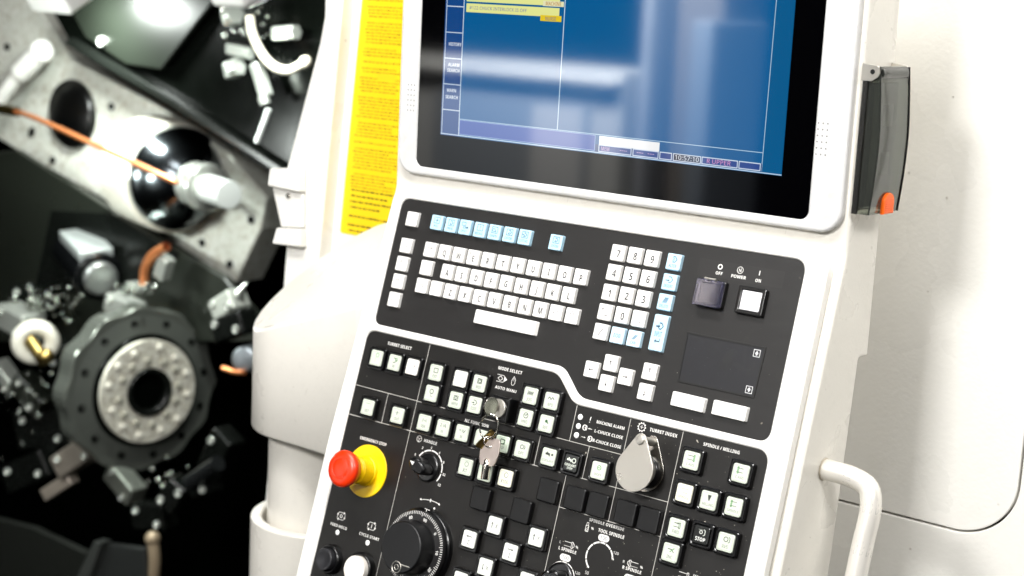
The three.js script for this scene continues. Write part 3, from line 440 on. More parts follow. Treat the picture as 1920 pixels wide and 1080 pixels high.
// ---------------------------------------------------------------- emergency stop
{
  const e = put(mesh('emergency_stop', latheZ([[0.0285, 0], [0.0285, 0.0010], [0.0280, 0.0015], [0, 0.0015]], 56), MAT.yellow, con), -0.0193, 0.2784, -0.0006);
  tag(e, 'red mushroom emergency stop on a yellow disc');
  mesh('collar', latheZ([[0.0168, 0.0014], [0.0168, 0.0045], [0.0162, 0.0055], [0.0148, 0.0056], [0.0148, 0.0180], [0.0140, 0.0192], [0.0105, 0.0195], [0.0105, 0.033]], 48), MAT.yellow, e);
  const cap = mesh('mushroom_cap', latheZ([[0.0105, 0.0235], [0.0140, 0.0236], [0.0172, 0.0262], [0.0197, 0.0330], [0.0200, 0.0352], [0.0195, 0.0372], [0.0180, 0.0392], [0.0150, 0.0406], [0.0110, 0.0411], [0.0106, 0.0402], [0.0100, 0.0402], [0.0096, 0.0412], [0.0050, 0.0416], [0, 0.0417]], 64), MAT.red, e); cap.position.z = 0.0026;
  // raised twist arrows
  for (const a0 of [0.3, 3.5]) { const pts = []; for (let i = 0; i <= 14; i++) { const a = a0 + (i / 14) * 2.0; pts.push(V3(0.0103 * Math.cos(a), 0.0103 * Math.sin(a), 0.0407)); } mesh('twist_arrow', merge([tube(pts, 0.0007, 20, 8), new THREE.ConeGeometry(0.0018, 0.0034, 3).rotateX(0).rotateZ(a0 + 2.0).translate(0.0103 * Math.cos(a0 + 2.1), 0.0103 * Math.sin(a0 + 2.1), 0.0406)]), MAT.red, cap); }
}
// ---------------------------------------------------------------- rotary selectors
function selector(u, v, turn, label) {
  const b = put(mesh('rotary_selector', latheZ([[0.0150, 0], [0.0150, 0.0022], [0.0142, 0.0032], [0.0120, 0.0036], [0, 0.0036]], 40), MAT.blackGloss, con), u, v, -0.0006);
  if (label) tag(b, label);
  const s = new THREE.Shape(); for (let i = 0; i <= 40; i++) { const a = (i / 40) * Math.PI * 2, r = 0.0118 * (1 - 0.42 * Math.pow(Math.abs(Math.sin(a)), 1.6)) * (Math.cos(a) < 0 ? 0.92 : 1.1); const X = r * Math.cos(a), Y = r * Math.sin(a); i ? s.lineTo(X, Y) : s.moveTo(X, Y); }
  const k = mesh('knob', slab(s, 0.0034, 0.0200, 0.0030, 4), MAT.blackGloss, b); k.rotation.z = turn;
  const t = new THREE.Shape(); t.moveTo(0.0108, 0); t.lineTo(0.0052, 0.0022); t.lineTo(0.0052, -0.0022); t.closePath();
  mesh('pointer', slab(t, 0.0196, 0.02035), S({ color: 0xeeeeea, roughness: 0.5 }), k);
  return b;
}
selector(0.0628, 0.2562, THREE.MathUtils.degToRad(157), 'black axis selector knob with a white pointer');
selector(0.2535, 0.3222, THREE.MathUtils.degToRad(205));
selector(0.3292, 0.3222, THREE.MathUtils.degToRad(205));
// ---------------------------------------------------------------- handwheel
{
  const w = put(mesh('handwheel', latheZ([[0.0418, 0], [0.0418, 0.0040], [0.0408, 0.0058], [0.0392, 0.0062], [0.0392, 0.0090]], 72), MAT.blackGloss, con), WHEEL[0], WHEEL[1], -0.0006);
  tag(w, 'black pulse handwheel with a white graduated dial');
  const [c, x] = canvas(1024, 1024); x.fillStyle = '#1a191a'; x.fillRect(0, 0, 1024, 1024); x.translate(512, 512);
  for (let i = 0; i < 100; i++) { x.save(); x.rotate((i / 100) * Math.PI * 2 + 0.06); x.fillStyle = '#e6e4e0'; x.fillRect(-4.6, -500, 9.2, i % 10 ? 42 : 60); x.restore(); }
  for (let i = 0; i < 10; i++) { x.save(); x.rotate(0.06 + 0.17 - (i / 10) * Math.PI * 2 + 0.0 * i); x.fillStyle = '#e6e4e0'; x.font = `bold 58px ${FONT}`; x.textAlign = 'center'; x.textBaseline = 'middle'; x.fillText(String(i === 0 ? 90 : 90 - i * 10 + (i > 9 ? 100 : 0)), 0, -410); x.restore(); }
  const dg = planarUV(latheZ([[0.0392, 0.0086], [0.0388, 0.0120], [0.0382, 0.0126], [0.0265, 0.0128]], 72), -0.0392, -0.0392, 0.0784, 0.0784);
  mesh('dial', dg, S({ map: ctex(c), roughness: 0.42 }), w);
  mesh('knob', latheZ([[0.0282, 0.0120], [0.0282, 0.0150], [0.0270, 0.0160], [0.0270, 0.0310], [0.0262, 0.0330], [0.0250, 0.0336], [0, 0.0336]], 64), S({ color: 0x08080a, roughness: 0.42 }), w);
  mesh('crank_pivot', merge([new THREE.TorusGeometry(0.0058, 0.0005, 8, 28).translate(0.0005, -0.0205, 0.0338), new THREE.TorusGeometry(0.0026, 0.0004, 8, 20).translate(0.0005, -0.0205, 0.0338), new THREE.BoxGeometry(0.0135, 0.0008, 0.0008).translate(0.0105, -0.0165, 0.0338)]), MAT.satin, w);
  const m = merge([new THREE.BoxGeometry(0.0008, 0.0050, 0.0006).translate(0, 0.0395, 0.0074), new THREE.BoxGeometry(0.0070, 0.0006, 0.0006).translate(0, 0.0412, 0.0064)]); m.rotateZ(-0.05); mesh('index_mark', m, S({ color: 0xe6e4e0, roughness: 0.5 }), w);
}
// ---------------------------------------------------------------- feed hold / cycle start
for (const [u, v, r, m, l] of [[-0.0405, 0.3812, 0.0120, S({ color: 0x232326, roughness: 0.4 }), 'black feed hold button'], [0.0045, 0.3805, 0.0145, S({ color: 0xefe9e0, roughness: 0.4 }), 'white cycle start button']]) {
  const b = put(mesh('round_button', latheZ([[r + 0.0042, 0], [r + 0.0042, 0.0040], [r + 0.0030, 0.0070], [r + 0.0012, 0.0078], [r + 0.0008, 0.0060]], 44), MAT.blackGloss, con), u, v, -0.0006); tag(b, l);
  const dish = r < 0.013 ? [[r, 0.005], [r, 0.0128], [r - 0.0008, 0.0140], [r * 0.7, 0.0134], [r * 0.35, 0.0124], [0, 0.0120]] : [[r, 0.005], [r, 0.0126], [r - 0.0008, 0.0138], [r * 0.5, 0.0141], [0, 0.0142]];
  mesh('button_cap', latheZ(dish, 44), m, b);
}
// ---------------------------------------------------------------- mode key switch
{
  const k = put(mesh('key_switch', slab(rrect(-0.0125, -0.0125, 0.0125, 0.0125, 0.0012), 0, 0.0155, 0.0012, 2), MAT.blackGloss, con), 0.1462, 0.1772, -0.0006);
  mesh('lock_barrel', latheZ([[0.0098, 0.0150], [0.0098, 0.0166], [0.0092, 0.0172], [0.0, 0.0172]], 40), MAT.satin, k);
}
// ---------------------------------------------------------------- turret index lock with drop-shaped plates
{
  const drop = (R, r, L) => { const s = new THREE.Shape(), a = Math.acos((R - r) / L); s.absarc(0, 0, R, Math.PI / 2 + a, Math.PI / 2 - a + Math.PI * 2, false); s.absarc(0, L, r, Math.PI / 2 - a, Math.PI / 2 + a, false); s.closePath(); return s; };
  const b = put(mesh('turret_index_lock', slab(drop(0.0195, 0.0062, 0.0285), 0, 0.0016, 0.0004, 2, 24), MAT.steel, con), 0.3228, 0.2010, 0.0002);
  tag(b, 'bare metal drop-shaped lock cover over the turret index switch');
  mesh('switch_collar', latheZ([[0.0162, 0.0014], [0.0162, 0.0060], [0.0150, 0.0072], [0.0140, 0.0072]], 44), MAT.blackGloss, b);
  mesh('switch_core', latheZ([[0.0140, 0.0020], [0.0140, 0.0110], [0.0132, 0.0118], [0, 0.0118]], 44), MAT.satin, b);
  const f = slab(drop(0.0205, 0.0062, 0.0287), 0.0215, 0.0232, 0.0004, 2, 24); mesh('cover_plate', f, MAT.satin, b);
  mesh('hinge_pin', merge([latheZ([[0.0040, 0.0016], [0.0040, 0.0216]], 24).translate(0, 0.0285, 0), latheZ([[0.0044, 0.0230], [0.0044, 0.0246], [0.0038, 0.0252], [0, 0.0252]], 28).translate(0, 0.0285, 0)]), MAT.satin, b);
}
// ---------------------------------------------------------------- monitor
const SZ = -0.010;
{
  const bz = rrect(-0.0690, 0.0470, 0.4680, 0.43, 0.022); bz.holes.push(rrect(-0.0425, 0.0562, 0.4345, 0.415, 0.009));
  const bezel = mesh('monitor_bezel', boxUV(slab(bz, -0.0245, SZ, 0.0030, 4, 12)), S({ map: texRep(paintMap('214,213,212', 0.4, 3), 3), roughness: 0.42, roughnessMap: texRep(roughMap, 4) }), con);
  const hole = new THREE.CircleGeometry(0.00062, 10), L = [];
  for (const [x0, x1, y0, y1] of [[-0.0563, -0.0474, 0.1436, 0.1159], [0.4381, 0.4473, 0.1452, 0.1172]]) for (let i = 0; i < 3; i++) for (let j = 0; j < 6; j++) L.push(hole.clone().translate(x0 + ((x1 - x0) * i) / 2, y0 + ((y1 - y0) * j) / 5, SZ + 0.00012));
  tag(mesh('speaker_holes', merge(L), S({ color: 0x1a1816, roughness: 0.9 }), bezel), null, null, null, 'stuff');
  mesh('glass_border', slab(rrect(-0.0432, 0.0555, 0.4352, 0.416, 0.0095), -0.0200, -0.0122, 0), PH({ color: 0x020203, roughness: 0.05, ior: 1.42 }), con);
  // lit display under glass
  const u0 = -0.0095, u1 = 0.4042, y0 = 0.0935, y1 = 0.405, ppm = 4200, w = Math.round((u1 - u0) * ppm), h = Math.round((y1 - y0) * ppm), [c, x] = canvas(w, h);
  const X = (u) => (u - u0) * ppm, Y = (y) => (y1 - y) * ppm, R = (a, b, cc, d, col) => { x.fillStyle = col; x.fillRect(X(a), Y(Math.max(b, d)), (cc - a) * ppm, Math.abs(b - d) * ppm); };
  const Ln = (a, b, cc, d, col = '#dfeefa', lw = 0.0008) => { x.strokeStyle = col; x.lineWidth = lw * ppm; x.beginPath(); x.moveTo(X(a), Y(b)); x.lineTo(X(cc), Y(d)); x.stroke(); };
  const TX = (s, a, b, y, cap, col, weight = 'bold') => { x.fillStyle = col; x.font = `${weight} ${(cap * ppm) / 0.72}px sans-serif`; x.textAlign = 'left'; x.textBaseline = 'alphabetic'; const w0 = x.measureText(s).width || 1; x.save(); x.translate(X(a), Y(y)); x.scale(((b - a) * ppm) / w0, 1); x.fillText(s, 0, 0); x.restore(); };
  R(u0, y0, u1, y1, '#05609c');
  R(0.3836, y0, u1, y1, '#0a5f94');
  R(u0, y0, 0.0162, y1, '#164a8c');
  Ln(0.0160, y0 + 0.002, 0.0164, y1, '#e6f1fb', 0.0010); Ln(-0.0078, y0 + 0.002, -0.0070, y1, '#e6f1fb', 0.0008);
  for (let y = 0.1209; y < y1; y += 0.0273) Ln(-0.0078, y, 0.0160, y, '#e6f1fb', 0.0010);
  Ln(-0.009, 0.0950, u1, 0.0944, '#dcecff', 0.0009);
  TX('HISTORY', -0.0030, 0.0148, 0.1888, 0.0038, '#f2f6fb'); TX('ALARM', -0.0024, 0.0135, 0.1673, 0.0036, '#f2f6fb'); TX('SEARCH', -0.0036, 0.0140, 0.1612, 0.0036, '#f2f6fb'); TX('WARN', -0.0030, 0.0105, 0.1400, 0.0036, '#f2f6fb'); TX('SEARCH', -0.0044, 0.0132, 0.1330, 0.0036, '#f2f6fb'); TX('MESSAGE', -0.0030, 0.0148, 0.2430, 0.0036, '#f2f6fb');
  R(0.0195, 0.2250, 0.1412, 0.2341, '#f2f59c'); R(0.0195, 0.2440, 0.1412, 0.2360, '#f2f59c'); R(0.1200, 0.2353, 0.1464, 0.2406, '#f4f1c4'); R(0.1176, 0.2204, 0.1442, 0.2263, '#f2d22a');
  TX('#122 CHUCK INTERLOCK IS OFF', 0.0235, 0.1000, 0.2280, 0.0034, '#7d86b8', 'normal'); TX('MACHINE', 0.1232, 0.1432, 0.2362, 0.0036, '#c07a28', 'normal'); TX('NURSE', 0.1237, 0.1376, 0.2214, 0.0038, '#6a6ab0', 'normal');
  Ln(0.1464, 0.1128, 0.1494, y1, '#dbeaf7', 0.0010); Ln(0.3832, 0.0954, 0.3866, y1, '#cfe2f2', 0.0007); Ln(0.0160, 0.1124, 0.3834, 0.1128, '#c9ddf0', 0.0007);
  R(0.0166, 0.0962, 0.1940, 0.1116, '#3c5cb0'); x.strokeStyle = '#b4c4ee'; x.lineWidth = 2; x.strokeRect(X(0.0170), Y(0.1114), 0.1768 * ppm, 0.0150 * ppm);
  R(0.1945, 0.0952, 0.3832, 0.1026, '#16407e'); R(0.1988, 0.1027, 0.2702, 0.1115, '#ffffff');
  for (const [a, b] of [[0.1990, 0.2376], [0.2400, 0.2692], [0.2712, 0.2845], [0.2866, 0.3172], [0.3188, 0.3573], [0.3592, 0.3816]]) { R(a, 0.0958, b, 0.1026, '#2a4a94'); x.strokeStyle = '#e2ecfa'; x.lineWidth = 4; x.strokeRect(X(a), Y(0.1024), (b - a) * ppm, 0.0064 * ppm); }
  TX('MEM', 0.2016, 0.2120, 0.0972, 0.0040, '#e6b6dc', 'normal'); TX('----', 0.2240, 0.2330, 0.0980, 0.003, '#e6b6dc'); TX('---  ---', 0.2440, 0.2650, 0.0980, 0.003, '#e6b6dc'); R(0.2874, 0.0964, 0.3164, 0.1020, '#101c3a'); TX('10:57:10', 0.2880, 0.3156, 0.0972, 0.0042, '#f4f7ff', 'normal'); TX('R UPPER', 0.3236, 0.3502, 0.0972, 0.0042, '#f0a2d2', 'normal');
  const g = new THREE.PlaneGeometry(u1 - u0, y1 - y0).translate((u0 + u1) / 2, (y0 + y1) / 2, -0.0119);
  const t = ctex(c);
  mesh('display', g, PH({ color: 0x04060a, roughness: 0.05, ior: 1.9, emissive: 0xffffff, emissiveMap: t, emissiveIntensity: 0.5 }), con);
}
// ---------------------------------------------------------------- hinged port cover on the console's side
{
  const x0 = 0.4732, zf = -0.0160, zb = -0.0740, yb = 0.0665, yt = 0.2000;
  const pc = mesh('port_cover', boxUV(merge([new RoundedBoxGeometry(0.0070, 0.128, zf - zb, 2, 0.0012).translate(x0 + 0.0036, yb + 0.064, (zf + zb) / 2)])), MAT.chrome, con);
  tag(pc, 'smoked hinged port cover with an orange latch on a chrome frame');
  // hinge ears
  for (const z of [zf + 0.0008, zb - 0.0008]) { const s = roundPoly([[x0, yt - 0.0145], [x0 + 0.010, yt - 0.0145], [x0 + 0.0175, yt - 0.010], [x0 + 0.0165, yt - 0.001], [x0, yt + 0.001]], [0.0005, 0.0005, 0.004, 0.003, 0.0005]); mesh('hinge_ear', slab(s, z - 0.0008, z + 0.0008, 0.0003), MAT.satin, pc); mesh('hinge_screw', new THREE.CylinderGeometry(0.0022, 0.0022, 0.0024, 18).rotateX(Math.PI / 2).translate(x0 + 0.0105, yt - 0.0062, z), MAT.blackPlastic, pc); }
  // socket body inside
  const bodyS = roundPoly([[x0 + 0.0068, yb + 0.006], [x0 + 0.0108, yb + 0.006], [x0 + 0.0128, yb + 0.064], [x0 + 0.0108, yt - 0.016], [x0 + 0.0068, yt - 0.016]], [0.001, 0.002, 0.04, 0.002, 0.001]);
  mesh('socket_body', slab(bodyS, zb + 0.006, zf - 0.004, 0.001, 2, 16), PH({ color: 0x14151f, roughness: 0.3, clearcoat: 0.4 }), pc);
  for (const yy of [0.155, 0.112]) mesh('socket', new RoundedBoxGeometry(0.003, 0.020, 0.016, 2, 0.0008).translate(x0 + 0.0130, yy, -0.046), S({ color: 0x9a9a96, roughness: 0.5 }), pc);
  // bulging lid: front and back cheeks plus a curved face, all smoked
  const prof = (o) => { const c = new THREE.CatmullRomCurve3([V3(x0 + 0.0175 - o, yt - 0.002, 0), V3(x0 + 0.0205 - o, yt - 0.035, 0), V3(x0 + 0.0222 - o, yb + 0.068, 0), V3(x0 + 0.0210 - o, yb + 0.03, 0), V3(x0 + 0.0185 - o, yb + 0.001, 0)]); return c.getPoints(24).map((p) => [p.x, p.y]); };
  const shell = new THREE.Shape(); const out = prof(0), inn = prof(0.0016).reverse(); [...out, ...inn].forEach(([a, b], i) => (i ? shell.lineTo(a, b) : shell.moveTo(a, b))); shell.closePath();
  const smoke = PH({ color: 0xb9beb5, roughness: 0.06, transmission: 0.95, thickness: 0.0016, ior: 1.49, attenuationColor: new THREE.Color(0x5c6258), attenuationDistance: 0.006 });
  const lid = mesh('lid', slab(shell, zb, zf, 0), smoke, pc);
  const cheek = new THREE.Shape(); [...prof(0.0016), [x0 + 0.0074, yb + 0.001], [x0 + 0.0074, yt - 0.015], [x0 + 0.0140, yt - 0.004]].forEach(([a, b], i) => (i ? cheek.lineTo(a, b) : cheek.moveTo(a, b))); cheek.closePath();
  for (const z of [zf - 0.0016, zb]) mesh('lid_cheek', slab(cheek, z, z + 0.0015, 0), smoke, lid);
  mesh('lid_rim', tube(prof(-0.0002).map(([a, b]) => V3(a, b, zb)), 0.0010, 40, 8), MAT.blackGloss, lid);
  mesh('hinge_barrel', new THREE.CylinderGeometry(0.0062, 0.0062, 0.052, 24).rotateX(Math.PI / 2).translate(x0 + 0.0135, yt - 0.0075, -0.045), smoke, lid);
  // orange latch
  const ls = new THREE.Shape(); ls.moveTo(-0.0105, 0); ls.lineTo(0.0105, 0); ls.lineTo(0.0105, 0.010); ls.bezierCurveTo(0.0105, 0.022, -0.0105, 0.022, -0.0105, 0.010); ls.closePath();
  const latch = slab(ls, 0, 0.0040, 0.0010, 3, 14).rotateY(Math.PI / 2).translate(x0 + 0.0190, yb + 0.0005, -0.047);
  const ridges = []; for (let i = 0; i < 7; i++) ridges.push(new THREE.CylinderGeometry(0.0005, 0.0005, 0.015, 8).rotateX(Math.PI / 2).translate(x0 + 0.0231, yb + 0.0025 + i * 0.0019, -0.047));
  mesh('latch', merge([latch, ...ridges]), MAT.orange, pc);
}
// ---------------------------------------------------------------- grab handle
{
  const h = -0.0565, L = 0.052; const pts = [pan(0.470, 0.161, h), pan(0.488, 0.161, h), pan(0.473 + L - 0.022, 0.162, h), pan(0.473 + L - 0.006, 0.168, h), pan(0.473 + L, 0.184, h), pan(0.473 + L, 0.22, h), pan(0.473 + L, 0.35, h), pan(0.473 + L, 0.43, h), pan(0.473 + L - 0.006, 0.446, h), pan(0.473 + L - 0.022, 0.452, h), pan(0.470, 0.453, h)];
  const g = mesh('grab_handle', tube(pts, 0.0098, 120, 24), S({ color: 0xe2ded6, metalness: 0.35, roughness: 0.42, roughnessMap: texRep(roughMap, 10) }), con);
  mesh('end_ring', new THREE.TorusGeometry(0.0100, 0.0007, 8, 32).rotateY(Math.PI / 2).translate(0.4738, pts[0].y, pts[0].z), S({ color: 0xb5aa98, roughness: 0.5 }), g);
}

// ---------------------------------------------------------------- key bunch hanging from the mode switch
{
  const P = (u, v, h) => pan(u, v, h);
  const kb = thing('key_bunch', 'metal key in the mode switch with a ring and two keys hanging from it', 'keys'); kb.position.copy(P(0.1462, 0.1772, 0.0168)); const o = kb.position;
  const place = (g, u, v, h, rx = 0, ry = 0, rz = 0) => { g.rotateX(rx).rotateY(ry).rotateZ(rz).rotateX(-TH); const p = P(u, v, h).sub(o); return g.translate(p.x, p.y, p.z); };
  // bow of the inserted key: a thick disc standing out of the lock
  const bow = new THREE.CylinderGeometry(0.0098, 0.0098, 0.0022, 36); const bowS = new THREE.Shape(); bowS.absellipse(0, 0, 0.0098, 0.0095, 0, 6.283, false); const hh = new THREE.Path(); hh.absellipse(0.0015, -0.0062, 0.0018, 0.0018, 0, 6.283, true); bowS.holes.push(hh);
  mesh('inserted_key', merge([place(slab(bowS, -0.0011, 0.0011, 0.0004, 2, 18), 0.1462, 0.1765, 0.0275, 0, Math.PI / 2 - 0.18, 0), place(new THREE.BoxGeometry(0.0018, 0.006, 0.010), 0.1462, 0.1772, 0.0200)]), MAT.steel, kb);
  const ringPts = []; for (let i = 0; i < 28; i++) { const a = (i / 28) * 6.283; ringPts.push(V3(0.0092 * Math.cos(a), 0.0125 * Math.sin(a), 0)); }
  mesh('split_ring', place(tube(ringPts, 0.0009, 72, 8, true), 0.1478, 0.1965, 0.0255, 0, 0.35, -0.1), MAT.chrome, kb);
  // flat tag seen edge-on
  const tg = roundPoly([[-0.006, -0.012], [0.005, -0.012], [0.007, 0.010], [-0.002, 0.012]], 0.003);
  mesh('small_key', place(slab(tg, -0.0008, 0.0008, 0.0002), 0.1455, 0.2095, 0.0225, 0, 1.0, -0.5), MAT.brass, kb);
  mesh('small_link', place(new THREE.TorusGeometry(0.0052, 0.0008, 8, 24), 0.1505, 0.2115, 0.0235, 0, 0.9, 0), MAT.chrome, kb);
  // hanging tubular key
  const kg = roundPoly([[-0.0118, 0.0165], [0.0118, 0.0165], [0.0118, -0.001], [0.0062, -0.0115], [-0.0100, -0.0115], [-0.0118, -0.004]], [0.005, 0.005, 0.006, 0.002, 0.003, 0.003]); const kh = new THREE.Path(); kh.absellipse(-0.001, 0.0085, 0.0036, 0.0028, 0, 6.283, true); kg.holes.push(kh);
  const hk = mesh('hanging_key', place(slab(kg, -0.0009, 0.0009, 0.0003, 2, 12), 0.1520, 0.2240, 0.0200, 0, 0, 0.12), S({ color: 0xc6b9b2, metalness: 0.8, roughness: 0.42 }), kb);
  mesh('key_barrel', merge([place(lathe([[0, -0.0100], [0.0034, -0.0100], [0.0042, -0.0095], [0.0042, 0.0050], [0.0030, 0.0056], [0.0030, 0.0090], [0.0022, 0.0108], [0, 0.0112]], 28), 0.1522, 0.2395, 0.0205, 0, 0, 0.12)]), MAT.chrome, hk);
}

// ---------------------------------------------------------------- support arm
{
  const xa = -0.2795, za = -0.120, r = 0.092;
  const arm = thing('support_arm', 'cream telescopic support arm with a slanted top sleeve beside the console', 'support arm'); arm.position.set(xa, -0.7, za);
  const yb = -0.3105 + 0.7, top = (z, x) => Math.min(-0.1665 - 0.61 * (z - 0.091) + (x < 0 ? 0.43 : 0.34) * x, -0.045) + 0.7;
  // stadium outline in x,z (local), extruded in y; the top is cut by the sloping plane
  const prof = []; const N = 40; for (let i = 0; i <= N; i++) { const a = Math.PI / 2 + (i / N) * Math.PI; prof.push([r * Math.cos(a), r * Math.sin(a)]); } const xe = 0.155; for (let i = 1; i < 8; i++) prof.push([(xe * i) / 8, -r]); for (let i = 0; i <= 10; i++) prof.push([xe, -r + (2 * r * i) / 10]); for (let i = 7; i > 0; i--) prof.push([(xe * i) / 8, r]);
  const pos = [], add = (...p) => p.forEach((q) => pos.push(...q)); const n = prof.length, bev = 0.004;
  const ringAt = (o, f) => prof.map(([x, z]) => { const k = 1 - o / r; const X = x < 0 ? x * k : x, Z = z * k; return [X, f(Z, X), Z]; });
  const rings = [ringAt(bev * 1.6, () => yb), ringAt(bev * 0.4, () => yb + 0.0015), ringAt(0, () => yb + bev), ringAt(0, (z, x) => top(z, x) - bev), ringAt(bev * 0.3, (z, x) => top(z, x) - bev * 0.3), ringAt(bev, (z, x) => top(z, x))];
  for (let k = 0; k + 1 < rings.length; k++) for (let i = 0; i < n; i++) { const j = (i + 1) % n, A = rings[k][i], B = rings[k][j], C = rings[k + 1][j], D = rings[k + 1][i]; add(A, C, B, A, D, C); }
  const g = new THREE.BufferGeometry(); g.setAttribute('position', new THREE.Float32BufferAttribute(pos, 3)); g.computeVertexNormals();
  // caps as strips across z so that the slope and the flat crest stay planar
  const cap = []; const zs = []; for (let i = 0; i <= 40; i++) zs.push(-r + bev + ((2 * r - 2 * bev) * i) / 40); const xl = (z) => -Math.sqrt(Math.max(0, (r - bev) ** 2 - z * z));
  const NX = 24, gp = (t, z) => { const x = xl(z) + (xe - xl(z)) * t; return [x, top(z, x), z]; };
  for (let i = 0; i < 40; i++) for (let k = 0; k < NX; k++) { const a = zs[i], b = zs[i + 1], A = gp(k / NX, a), B = gp((k + 1) / NX, a), C = gp((k + 1) / NX, b), D = gp(k / NX, b); cap.push(...A, ...C, ...B, ...A, ...D, ...C); const l = (q) => [q[0], yb, q[2]]; cap.push(...l(A), ...l(B), ...l(C), ...l(A), ...l(C), ...l(D)); }
  const gc = new THREE.BufferGeometry(); gc.setAttribute('position', new THREE.Float32BufferAttribute(cap, 3)); gc.computeVertexNormals();
  const smoothed = (g) => (() => { const p = g.attributes.position, m = new Map(), nn = g.attributes.normal, key = (i) => `${p.getX(i).toFixed(4)},${p.getY(i).toFixed(4)},${p.getZ(i).toFixed(4)}`; for (let i = 0; i < p.count; i++) { const k = key(i); const v = m.get(k) ?? V3(0, 0, 0); v.x += nn.getX(i); v.y += nn.getY(i); v.z += nn.getZ(i); m.set(k, v); } for (let i = 0; i < p.count; i++) { const v = m.get(key(i)).clone().normalize(); nn.setXYZ(i, v.x, v.y, v.z); } return g; })();
  mesh('upper_sleeve', boxUV(merge([smoothed(g), smoothed(gc)])), MAT.cream, arm);
  mesh('post', boxUV(new THREE.CylinderGeometry(0.0700, 0.0700, 0.60, 64).translate(0, 0.17, 0)), MAT.cream, arm);
  mesh('lower_sleeve', boxUV(lathe([[0.0760, 0.0], [0.0760, 0.268], [0.0775, 0.2712], [0.0800, 0.2722], [0.0885, 0.2722], [0.0905, 0.2712], [0.0912, 0.2690], [0.0912, -0.2], [0.0760, -0.2]], 72)), MAT.cream, arm);
  // bracket to the console
  mesh('bracket', boxUV(new RoundedBoxGeometry(0.10, 0.12, 0.06, 2, 0.006).translate(0.165, 0.50, 0.035)), MAT.cream, arm);
}
// ---------------------------------------------------------------- slanted front cover with the yellow label, and the door post
const LT = THREE.MathUtils.degToRad(5.4);
{
  const zc = -0.250, onCover = (px, py, off = 0) => { const N = V3(0, Math.sin(LT), Math.cos(LT)), D = N.z * zc + off, d = rayDir(px, py), k = (D - N.dot(EYE)) / N.dot(d); return EYE.clone().addScaledVector(d, k); };
  const a = onCover(655, 0), b = onCover(618, 450), cl = (p) => p;
  const cover = mesh('front_cover', boxUV(new RoundedBoxGeometry(0.44, 1.6, 0.03, 2, 0.003)), MAT.cover);
  cover.rotation.x = -LT; { const p = onCover(640, 220); cover.position.set(p.x + 0.215, 0, 0); const N = V3(0, Math.sin(LT), Math.cos(LT)); cover.position.z = zc - 0.015 * N.z; cover.position.y = -0.0; }
  tag(cover, 'cream slanted machine cover carrying the yellow label', 'machine cover');
  // yellow label: thin sheet with printed lines too small to read
  const L0 = onCover(682, 0), L1 = onCover(638, 436), R1 = onCover(714, 444); const wid = 0.115, x0 = (L0.x + L1.x) / 2 - 0.001;
  const s0 = 0.40, bottom = L1.y; const [c, x] = canvas(420, 1400); x.fillStyle = '#fbd400'; x.fillRect(0, 0, 420, 1400);
  for (let y = 30; y < 1385; y += rnd() < 0.18 ? 30 : 15) { const dark = y > 1170; let xx = rr(34, 60); const end = rr(250, 400); while (xx < end) { const l = rr(6, 34); x.fillStyle = dark ? `rgba(40,30,5,${rr(0.55, 0.9)})` : `rgba(112,70,0,${rr(0.45, 0.9)})`; x.fillRect(xx, y + rr(-0.6, 0.6), l, dark ? 8 : 5); xx += l + rr(3, 8); } if (dark) y += 12; }
  x.fillStyle = '#f9cf10'; x.fillRect(150, 640, 120, 26);
  const lab = mesh('warning_label', planarUV(slab(rrect(0, 0, wid, s0, 0.004), 0, 0.0006, 0), 0, 0, wid, s0), S({ map: ctex(c), roughness: 0.5 }));
  const up = V3(0, Math.cos(LT), -Math.sin(LT)); lab.position.set(x0, bottom, onCover(638, 436, 0.0003).z); lab.rotation.x = -LT;
  tag(lab, 'tall yellow warning label with small dark print on the cream cover', 'label');
  // door post in front-left of the cover
  const zp = -0.228, q = (px, py) => { const N = V3(0, Math.sin(LT), Math.cos(LT)), D = N.z * zp, d = rayDir(px, py), k = (D - N.dot(EYE)) / N.dot(d), p = EYE.clone().addScaledVector(d, k); return [p.x, p.y / Math.cos(LT)]; };
  const post = thing('door_post', 'cream sliding door post at the edge of the dark machine interior', 'door post'); const pr = [q(652, 0), q(593, 450)];
  const sR = (pr[0][0] + pr[1][0]) / 2;
  const ps = new THREE.Shape(); const Lp = [q(614, -120), q(612, 0), q(603, 50), q(541, 285), q(541, 420), q(533, 520)]; ps.moveTo(sR, Lp[0][1]); for (const p of Lp) ps.lineTo(...p); ps.lineTo(Lp[5][0] + 0.004, -0.6); ps.lineTo(sR, -0.6); ps.closePath();
  const zoff = Math.cos(LT) * zp; // plane offset along the normal
  const pm = (name, g) => { const m = mesh(name, boxUV(g), MAT.cover, post); m.rotation.x = -LT; m.position.set(0, Math.sin(LT) * zoff, Math.cos(LT) * zoff); return m; };
  pm('post', slab(ps, -0.024, 0, 0.0015));
  const bs = roundPoly([q(524, 287), q(578, 286), q(578, 332), q(520, 320)], 0.003); const b1 = pm('bracket_cap', slab(bs, 0.001, 0.016, 0.002));
  const b2 = pm('bracket_plate', slab(roundPoly([q(521, 322), q(577, 334), q(578, 398), q(537, 396)], 0.002), 0.001, 0.008, 0.0015));
  const b3 = pm('bracket_foot', slab(roundPoly([q(534, 398), q(578, 400), q(578, 434), q(526, 428)], 0.002), 0.001, 0.013, 0.0015));
  { const [bx, by] = q(552, 338); mesh('screw', latheZ([[0.0042, 0.008], [0.0042, 0.0092], [0.003, 0.0108], [0, 0.011]], 20).translate(bx, by, 0), MAT.steel, b2); }
}
